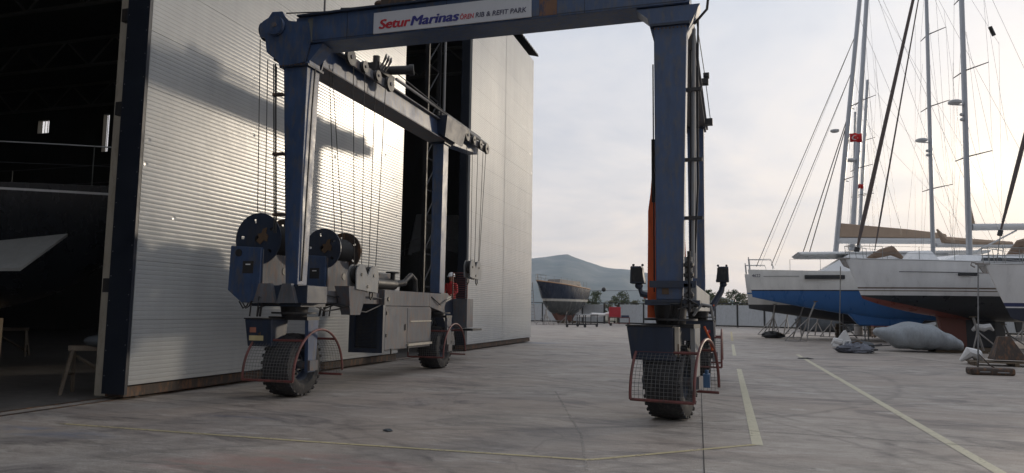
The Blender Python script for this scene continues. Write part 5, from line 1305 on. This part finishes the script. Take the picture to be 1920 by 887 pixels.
r = thing('scrap_heap', 'heap of grey netting, hoses and rods lying on the concrete left of the covered dinghy', 'scrap heap', (P.x, P.y, 0))
lump('netting', (P.x + .05, P.y, .16), .55, (1.35, .8, .5), pmat('grey_netting', (0.15, 0.16, 0.19), .9, var=.5, scale=9, bump=.6), None, None, 4, .35, r)
lump('dark_cloth', (P.x + .25, P.y + .5, .25), .5, (1.4, .7, .5), TARPD, None, None, 8, .3, r)
m = MB(); rnd = random.Random(2)
for k in range(14):
    a = Vector((P.x + rnd.uniform(-.9, .7), P.y + rnd.uniform(-.3, .5), rnd.uniform(.05, .35))); d = Vector((rnd.uniform(.3, 1.0), rnd.uniform(-.2, .2), rnd.uniform(-.1, .12))); m.cyl(a, a + d, .025, n=5)
m.build('rods', BLACK, r)
m = MB(); m.tube([(P.x - .1, P.y - .1, .42), (P.x + .1, P.y - .15, .5), (P.x + .3, P.y - .1, .44), (P.x + .15, P.y, .36)], .03, 6); m.build('hose', YELLOW, r, smooth=True)
m = MB(); m.tube([(P.x - .45, P.y, .2), (P.x - .35, P.y, .48), (P.x - .15, P.y, .50), (P.x - .2, P.y, .3)], .04, 6); m.build('pipe', PLASTW, r, smooth=True)
P2 = gnd(1580, 651)
m = MB(); 
base = [(P2.x - .55, P2.y - .25, .01), (P2.x + .50, P2.y - .3, .01), (P2.x + .55, P2.y + .3, .01), (P2.x - .4, P2.y + .35, .01)]
m.hexa(base, [(P2.x + .05, P2.y - .05, .80), (P2.x + .16, P2.y - .05, .84), (P2.x + .17, P2.y + .05, .84), (P2.x + .06, P2.y + .05, .8)])
m.tube([(P2.x - .5, P2.y, .1), (P2.x - .35, P2.y - .1, .30), (P2.x - .1, P2.y - .1, .25), (P2.x, P2.y, .1)], [.05, .18, .2, .1], 8)
tag(m.build('white_sack', PLASTW, smooth=False, bevel=.05), 'peaked white sack on the ground beside the scrap heap', 'sack')
lump('dark_bundle', (*gnd(1449, 634)[:2], .18), .5, (1.5, .8, .55), BLACK, 'black bundle lying under the catamaran bow stands', 'bundle', 5)
Pt = gnd(1548, 622); lump('covered_heap', (Pt.x, Pt.y, .8), 1.6, (1.7, 1.0, .95), TARPD, 'large heap under a dark cover behind the catamaran stands', 'covered heap', 9, .15)
# clutter in the shade under the boats
rnd = random.Random(12)
clut = [(1610, 630, .9, 'grey metal drum in the shade below the blue hull'), (1650, 634, .8, 'dark crate with a red lid behind the dinghy bow'), (1690, 628, 1.0, 'pale crate below the blue keel'), (1735, 640, .9, 'white tank on legs behind the covered dinghy'), (1705, 640, .9, 'brown crate close behind the covered dinghy')]
for i, (px, py, h, lab) in enumerate(clut):
    G_ = gnd(px, py); r = thing('yard_crate' if i else 'metal_drum', lab, 'crate' if i else 'drum', (G_.x, G_.y, 0), rnd.uniform(-.3, .3))
    if i == 0:
        m = MB(); m.lathe([(0, 0), (0, .3), (.3, .3), (.31, .315), (.32, .3), (.6, .3), (.61, .315), (.62, .3), (.9, .3), (.9, 0)], (0, 0, 0), 'z', 20); m.build('body', DGALV, r, smooth=True, local=True)
    else:
        mt = [None, BROWNC, LGREY, PLASTW, WOOD][i]
        m = MB()
        for z in (.12, .36, .60): m.box(-.45, .45, -.35, .35, z, z + .18)
        for sx in (-.44, .38):
            for sy in (-.34, .28): m.box(sx, sx + .06, sy, sy + .06, 0, h - .02)
        m.build('body', mt, r, local=True)
        m = MB(); m.box(-.48, .48, -.38, .38, h, h + .05); m.build('lid', [None, pmat('dull_red', (0.3, 0.04, 0.03), .7), LGREY, PLASTW, WOODL][i], r, local=True)
# ladder and scaffold frame below the blue hull
def scaffold(px, py, w, h, label):
    G_ = gnd(px, py); r = thing('scaffold_frame', label, 'scaffold', (G_.x, G_.y, 0), radians(8), 'scaffold frames under the hulls')
    m = MB()
    for x in (-w / 2, w / 2):
        for y in (-.35, .35): m.cyl((x, y, 0), (x, y, h), .035, n=6)
    m.build('upright', LGREY, r, local=True)
    m = MB()
    for z in (.25, h * .5, h - .05):
        for y in (-.35, .35): m.cyl((-w / 2, y, z), (w / 2, y, z), .025, n=6)
        for x in (-w / 2, w / 2): m.cyl((x, -.35, z), (x, .35, z), .025, n=6)
    m.build('crossbar', LGREY, r, local=True)
scaffold(1602, 637, 1.5, 1.75, 'grey tubular scaffold frame under the blue catamaran hull')
scaffold(1688, 625, 1.4, 1.6, 'second tubular scaffold frame, behind the covered dinghy')
for px, py, w, lab in ((1578, 636, .5, 'timber prop block under the catamaran keel, left one'), (1640, 632, .6, 'timber prop block under the catamaran keel, right one')):
    G_ = gnd(px, py); r = thing('timber_prop', lab, 'prop', (G_.x, G_.y + 1, 0))
    for k in range(5):
        m = MB(); m.box(-w / 2, w / 2, -.2, .2, k * .2, k * .2 + .19) if k % 2 else m.box(-w / 2.4, w / 2.4, -.3, .3, k * .2, k * .2 + .19); m.build('block', WOOD, r, local=True)

# ================================================================== FAR SIDE OF THE YARD
# navy classic yacht
HN = banded_hull('navy_hull', [(0, (0.075, 0.08, 0.08)), (2.70, (0.55, 0.53, 0.48)), (2.98, (0.02, 0.03, 0.055))], rough=.22)
bN = at(1008, 527, 84)
r = thing('classic_yacht', 'navy hulled classic yacht with white waterline propped up far across the yard', 'yacht', (bN.x - .1, 84, 0), radians(68))
L, B = 9.8, 3.7
hull_mesh(L, B, 5.1, 4.35, 2.7, .95, rake=2.2, stern=.7, full=.5, bow_rise=2.5).build('hull', HN, r, smooth=True, local=True)
for sg in (-1, 1):
    m = MB(); m.tube([(sheer(L, B, 5.1, 4.35, u, .5, .7)[0], sg * sheer(L, B, 5.1, 4.35, u, .5, .7)[1], sheer(L, B, 5.1, 4.35, u, .5, .7)[2] + .05) for u in [i / 20 for i in range(21)]], .08, 5); m.build('cap_rail', pmat('varnished_rail', (0.42, 0.25, 0.14), .35), r, local=True)
railing(r, L, B, 5.1, 4.35, .8, full=.5, stern=.7, rad=.025)
m = MB(); m.hexa([(3.0, -1.1, 4.6), (8.2, -1.2, 4.3), (8.2, 1.2, 4.3), (3.0, 1.1, 4.6)], [(3.6, -.9, 5.45), (7.8, -1.05, 5.3), (7.8, 1.05, 5.3), (3.6, .9, 5.45)]); m.build('deckhouse', pmat('varnished_wood', (0.12, 0.10, 0.085), .4), r, bevel=.04, local=True)
m = MB(); m.hexa([(5.6, -1.9, .35), (8.6, -1.9, .35), (8.6, -1.9, .4), (5.6, -1.9, .4)], [(5, -.2, 1.4), (9.5, -.2, 1.4), (9.5, .2, 1.4), (5, .2, 1.4)]) if False else m.hexa([(4.2, -.18, .35), (7.4, -.18, .25), (7.4, .18, .25), (4.2, .18, .35)], [(3.4, -.4, 1.4), (8.0, -.4, 1.4), (8.0, .4, 1.4), (3.4, .4, 1.4)]); m.build('keel', pmat('red_brown_keel', (0.16, 0.07, 0.05), .8), r, bevel=.08, local=True)
for x in (5, 6.5, 8): m = MB(); m.box(x, x + .35, -.5, .5, 0, .3); m.build('keel_block', WOOD, r, local=True)
for i, (px, py, lean, top) in enumerate(((1022, 609, .5, 2.0), (1034, 609, -.4, 1.6), (1062, 609, .3, 1.5), (1083, 608, .5, 1.8))):
    G_ = gnd(px, py); stand(G_.x, G_.y - 1, top, lean, ('leftmost thin prop under the navy yacht', 'second thin prop from the left under the navy yacht', 'third thin prop under the navy yacht', 'rightmost thin prop under the navy yacht')[i], 'props under the navy yacht')
G_ = gnd(1014, 606)
r = thing('boarding_ladder', 'grey ladder leaning on the bow of the navy yacht', 'ladder', (G_.x, G_.y - 2, 0), radians(-10))
m = MB()
for x in (-.3, .3): m.cyl((x - .5, 0, 0), (x - 1.3, .8, 5.0), .05, n=5)
m.build('rail', DGALV, r, local=True)
for k in range(12):
    f_ = (k + .5) / 12; m = MB(); m.cyl((-.8 - .8 * f_, .8 * f_, 5 * f_), (-.2 - .8 * f_, .8 * f_, 5 * f_), .03, n=4); m.build('rung', DGALV, r, local=True)

# perimeter fence with black posts
Fa, Fb = Vector((-34, 101.0, 0)), Vector((36, 65.5, 0)); Fd = (Fb - Fa).normalized(); Fn = Vector((-Fd.y, Fd.x, 0))
def fp(px, h=0): # parameter along the fence seen at this pixel column
    d = ray(px, 600); d.z = 0; A = Fa - CAM; A.z = 0
    den = d.x * Fd.y - d.y * Fd.x; return (A.x * -d.y + A.y * d.x) / -den if False else ((A.y * d.x - A.x * d.y) / (Fd.x * d.y - Fd.y * d.x))
Fr = thing('perimeter_fence', 'long white panelled fence with black posts across the far end of the yard', 'fence', tuple(Fa))
def fbox(mb, s0, s1, t0, t1, z0, z1):
    q = [Fa + Fd * s + Fn * t for s, t in ((s0, t0), (s1, t0), (s1, t1), (s0, t1))]
    mb.hexa([(p.x, p.y, z0) for p in q], [(p.x, p.y, z1) for p in q])
PF = pmat('white_fence_sheet', (0.48, 0.50, 0.52), .5, var=.08, dirt=(0.3, 0.3, 0.28))
gaps = (fp(1143), fp(1161)); total = (Fb - Fa).length
posts = [fp(x) for x in (1017, 1052, 1092, 1133, 1161, 1207, 1295, 1341, 1383, 1433.6, 1450.6, 1500, 1550, 1600, 1660, 1720, 1790, 1870)]
s = 0.0; edges = [0.0] + [q for q in posts if 0 < q < total] + [total]
for a, b in zip(edges[:-1], edges[1:]):
    if a < (gaps[0] + gaps[1]) / 2 < b: continue
    m = MB(); fbox(m, a + .08, b - .08, 0, .05, .22, 2.42)
    k = int((b - a) / .6)
    for i in range(1, k): fbox(m, a + (b - a) * i / k - .02, a + (b - a) * i / k + .02, -.015, 0, .22, 2.42)
    m.build('panel', PF, Fr)
for q in edges[1:-1]:
    m = MB(); fbox(m, q - .09, q + .09, -.05, .1, 0, 2.55); m.build('post', BLACK, Fr)
m = MB(); fbox(m, 0, total, -.06, .12, 2.56, 2.66); fbox(m, 0, gaps[0], -.04, .08, .04, .2); fbox(m, gaps[1], total, -.04, .08, .04, .2); m.build('cap_rail', BLACK, Fr)
c = Fa + Fd * (sum(gaps) / 2) + Fn * 3.0
r = thing('shed', 'small olive brown shed seen through the opening of the fence', 'shed', (c.x, c.y, 0), atan2(Fd.y, Fd.x))
m = MB(); m.box(-1.8, 1.8, 0, 2.5, 0, 2.3); m.build('wall', pmat('olive_shed', (0.09, 0.08, 0.05), .8), r, local=True)
m = MB(); m.box(-2.0, 2.0, -.2, 2.7, 2.3, 2.4); m.build('roof', RUSTB, r, local=True)
m = MB(); m.box(-1.2, -.3, -.04, 0, .05, 1.9); m.build('door', pmat('shed_door', (0.13, 0.07, 0.05), .8), r, local=True)

# masts laid on trestles, carts
def trestle(px, py, label, w=2.6, h=1.15, cart=True):
    G_ = gnd(px, py); r = thing('mast_trolley', label, 'trolley', (G_.x, G_.y, 0), radians(17), 'black trolleys carrying masts')
    m = MB(); m.box(-w / 2, w / 2, -.05, .05, .22, .32); m.build('base_bar', BLACK, r, local=True)
    for x in (-w / 2 + .1, -w / 6, w / 6, w / 2 - .1):
        m = MB(); m.cyl((x, 0, .3), (x, 0, h), .045, n=6); m.build('post', BLACK, r, local=True)
    for x in (-w / 2 + .15, w / 2 - .15):
        m = MB(); m.lathe([(-.05, 0), (-.05, .13), (.05, .13), (.05, 0)], (x, 0, .13), 'y', 12); m.build('wheel', RUBBER, r, local=True)
    m = MB(); m.box(-w / 2, w / 2, -.04, .04, h, h + .07); m.build('top_bar', BLACK, r, local=True)
    return r
trestle(1080, 614, 'black wheeled trolley nearest the navy yacht, with brown spars on top', 2.0)
trestle(1101, 613, 'black wheeled trolley under the white masts, middle one', 2.2)
trestle(1133, 606, 'black trolley farthest right under the white masts', 3.0)
for k, (x0, y0, x1, y1, lab) in enumerate(((1082, 592, 1106, 592, 'thick white mast lying on the black trolleys, near end'), (1108, 589, 1132, 590, 'white mast lying on the right hand trolley'), (1118, 593, 1141, 588, 'short white spar lying across the right hand trolley'))):
    a = at(x0, y0, 72 + 3 * k); b = at(x1, y1, 74 + 3 * k); m = MB(); m.cyl(a, b, .16, n=10); o = m.build('laid_mast', ALUW, smooth=True); tag(o, lab, 'mast', 'masts laid on trolleys')
G_ = gnd(1160, 611)
r = thing('tool_cart', 'red tool cart standing in front of the white fence', 'cart', (G_.x, G_.y, 0), radians(15))
m = MB(); m.box(-1.05, .2, -.3, .3, .95, 2.05); m.build('cabinet', pmat('cart_red', (0.38, 0.02, 0.03), .5), r, bevel=.03, local=True)
m = MB(); m.box(-1.1, 1.2, -.35, .35, .25, .32); m.box(-1.1, 1.2, -.35, .35, .85, .93)
for x in (-1.08, 1.12): m.box(x, x + .06, -.3, .3, .2, .93)
m.build('frame', REDP, r, local=True)
m = MB(); m.box(.3, 1.1, -.28, .28, .93, 1.15); m.build('tray', NAVY, r, local=True)
for x in (-.9, 1.0):
    m = MB(); m.lathe([(-.06, 0), (-.06, .15), (.06, .15), (.06, 0)], (x, -.3, .15), 'y', 12); m.build('wheel', RUBBER, r, local=True)
G_ = gnd(1194, 606)
r = thing('work_trestle', 'low black trestle in front of the fence right of the red cart', 'trestle', (G_.x, G_.y, 0), radians(15))
m = MB(); m.box(-1.0, 1.0, -.2, .2, 1.0, 1.2); m.build('top', BLACK, r, bevel=.03, local=True)
for sx in (-1, 1):
    for sy in (-1, 1): m = MB(); m.cyl((sx * .8, sy * .1, 1.0), (sx * 1.0, sy * .35, 0), .05, n=5); m.build('leg', BLACK, r, local=True)
G_ = gnd(1392, 606)
r = thing('small_crate', 'small grey mesh crate at the foot of the far fence', 'crate', (G_.x, G_.y - .6, 0))
m = MB(); m.box(-.7, .7, -.3, .3, 0, .95); m.build('body', pmat('grey_crate', (0.2, 0.22, 0.25), .7, var=.4, scale=6), r, bevel=.03, local=True)
# lumps of debris on the concrete
lump('oily_rag', (*gnd(728, 809)[:2], .01), .055, (1.3, .9, .5), TARPD, 'small dark oily rag on the concrete in the foreground', 'rag', 3, .4, n=8)
lump('dirt_clod', (*gnd(1509, 673)[:2], .01), .16, (1.8, .9, .25), BLACK, 'flat dark scrap on the concrete left of the scrap heap', 'debris', 6, .4, n=8)

# ================================================================== TREES
def tree(x, y, h, w, leaf, label, name='tree', seed=0, n=1500, trunk_h=.35):
    rnd = random.Random(seed); r = thing(name, label, 'tree', (x, y, 0), 0, 'trees beyond the far fence')
    m = MB(); m.tube([(0, 0, -.2), (.1, .05, h * .3), (-.1, .1, h * .55), (0, 0, h * .8)], [h * .035, h * .028, h * .02, h * .006], 8)
    for k in range(6):
        a = rnd.uniform(0, 6.28); z = h * rnd.uniform(.28, .55); m.tube([(0, 0, z), (w * .2 * cos(a), w * .2 * sin(a), z + h * .12), (w * .38 * cos(a), w * .38 * sin(a), z + h * .25)], [h * .014, h * .01, h * .004], 5)
    m.build('trunk', BARK, r, smooth=True, local=True)
    cl = []
    for k in range(16):
        a = rnd.uniform(0, 6.28); q = rnd.uniform(.1, 1) ** .6; z = rnd.uniform(trunk_h, .95)
        ww = w * .5 * (1 - abs(z - .55) * 1.1); cl.append((ww * q * cos(a), ww * q * sin(a), h * z, w * rnd.uniform(.13, .24)))
    m = MB()
    for i in range(n):
        cx_, cy_, cz, cr = rnd.choice(cl)
        d = Vector((rnd.gauss(0, 1), rnd.gauss(0, 1), rnd.gauss(0, 1))).normalized() * cr * rnd.uniform(.55, 1.12)
        c = Vector((cx_, cy_, cz)) + Vector((d.x, d.y, d.z * .75)); s_ = rnd.uniform(.12, .26) * (h / 8)
        u = Vector((rnd.gauss(0, 1), rnd.gauss(0, 1), rnd.gauss(0, 1))).normalized(); v = u.cross(Vector((rnd.gauss(0, 1), rnd.gauss(0, 1), rnd.gauss(0, 1)))).normalized()
        m.add([c - u * s_, c + v * s_ * .6, c + u * s_, c - v * s_ * .6], [(0, 1, 2, 3)])
    m.build('crown', leaf, r, local=True)
def tree_px(px, ytop, Y, wpx, leaf, label, seed, **k):
    P = at(px, ytop, Y); tree(P.x, Y, P.z, wpx / FPX * Y * 1.05, leaf, label, seed=seed, **k)
tree_px(1112, 546, 125, 36, LEAF, 'dark tree rising behind the stern of the navy yacht', 1)
tree_px(1165, 546, 140, 34, LEAF, 'round dark tree alone behind the white fence', 2)
tree_px(1190, 562, 130, 26, LEAF2, 'low olive shrub right of the round dark tree', 3, name='shrub')
tree_px(1212, 561, 120, 24, LEAF2, 'low olive shrub just left of the orange sling', 4, name='shrub')
tree_px(1142, 563, 118, 22, LEAF2, 'low olive shrub above the shed roof', 14, name='shrub')
tree_px(1328, 543, 130, 26, LEAF, 'dark tree just right of the rear blue leg', 5)
tree_px(1350, 556, 122, 34, LEAF2, 'broad olive tree behind the right fender arm', 6)
tree_px(1378, 543, 135, 38, LEAF, 'tall rounded tree between the lift and the catamaran bow', 7)
tree_px(1402, 549, 125, 34, LEAF2, 'olive tree touching the catamaran bow', 8)
tree_px(1432, 556, 130, 44, LEAF, 'dark tree hidden behind the catamaran bow', 9)
tree_px(1340, 552, 128, 40, LEAF, 'wide dark tree between the rear blue leg and the tall rounded tree', 21)
tree_px(1392, 552, 140, 44, LEAF, 'dark tree crowded behind the tall rounded tree', 22)
tree_px(1310, 560, 118, 24, LEAF2, 'low shrub behind the rear right leg', 10, name='shrub')
# water sphere on a wire far away and its poles
a = gnd(1103, 600); P = at(1132, 543, 100)
r = thing('utility_wire', 'thin overhead wire with a black marker ball in front of the mountain', 'wire', (P.x, 100, 0))
m = MB(); m.cyl(at(1060, 545, 100), at(1225, 545, 100), .03, n=4); m.build('wire', STEELW, r)
m = MB(); m.ball(P, .32, 6); m.build('marker_ball', BLACK, r, smooth=True)
for px in (1060, 1225):
    q = at(px, 543, 100); m = MB(); m.cyl((q.x, 100, 0), q, .06, n=6); m.build('pole', DGALV, r)

# ================================================================== AIR
hz = MB(); hz.box(-5000, 5000, -5000, 5000, -1, 520)
hm = bpy.data.materials.new('haze'); hm.use_nodes = True; t = hm.node_tree
for n_ in list(t.nodes): t.nodes.remove(n_)
pv = nd(t, 'ShaderNodeVolumePrincipled'); pv.inputs['Color'].default_value = (0.62, 0.78, 1.0, 1); pv.inputs['Density'].default_value = .00016; pv.inputs['Anisotropy'].default_value = .2
ou = nd(t, 'ShaderNodeOutputMaterial'); t.links.new(pv.outputs[0], ou.inputs['Volume'])
tag(hz.build('haze', hm), kind='stuff')
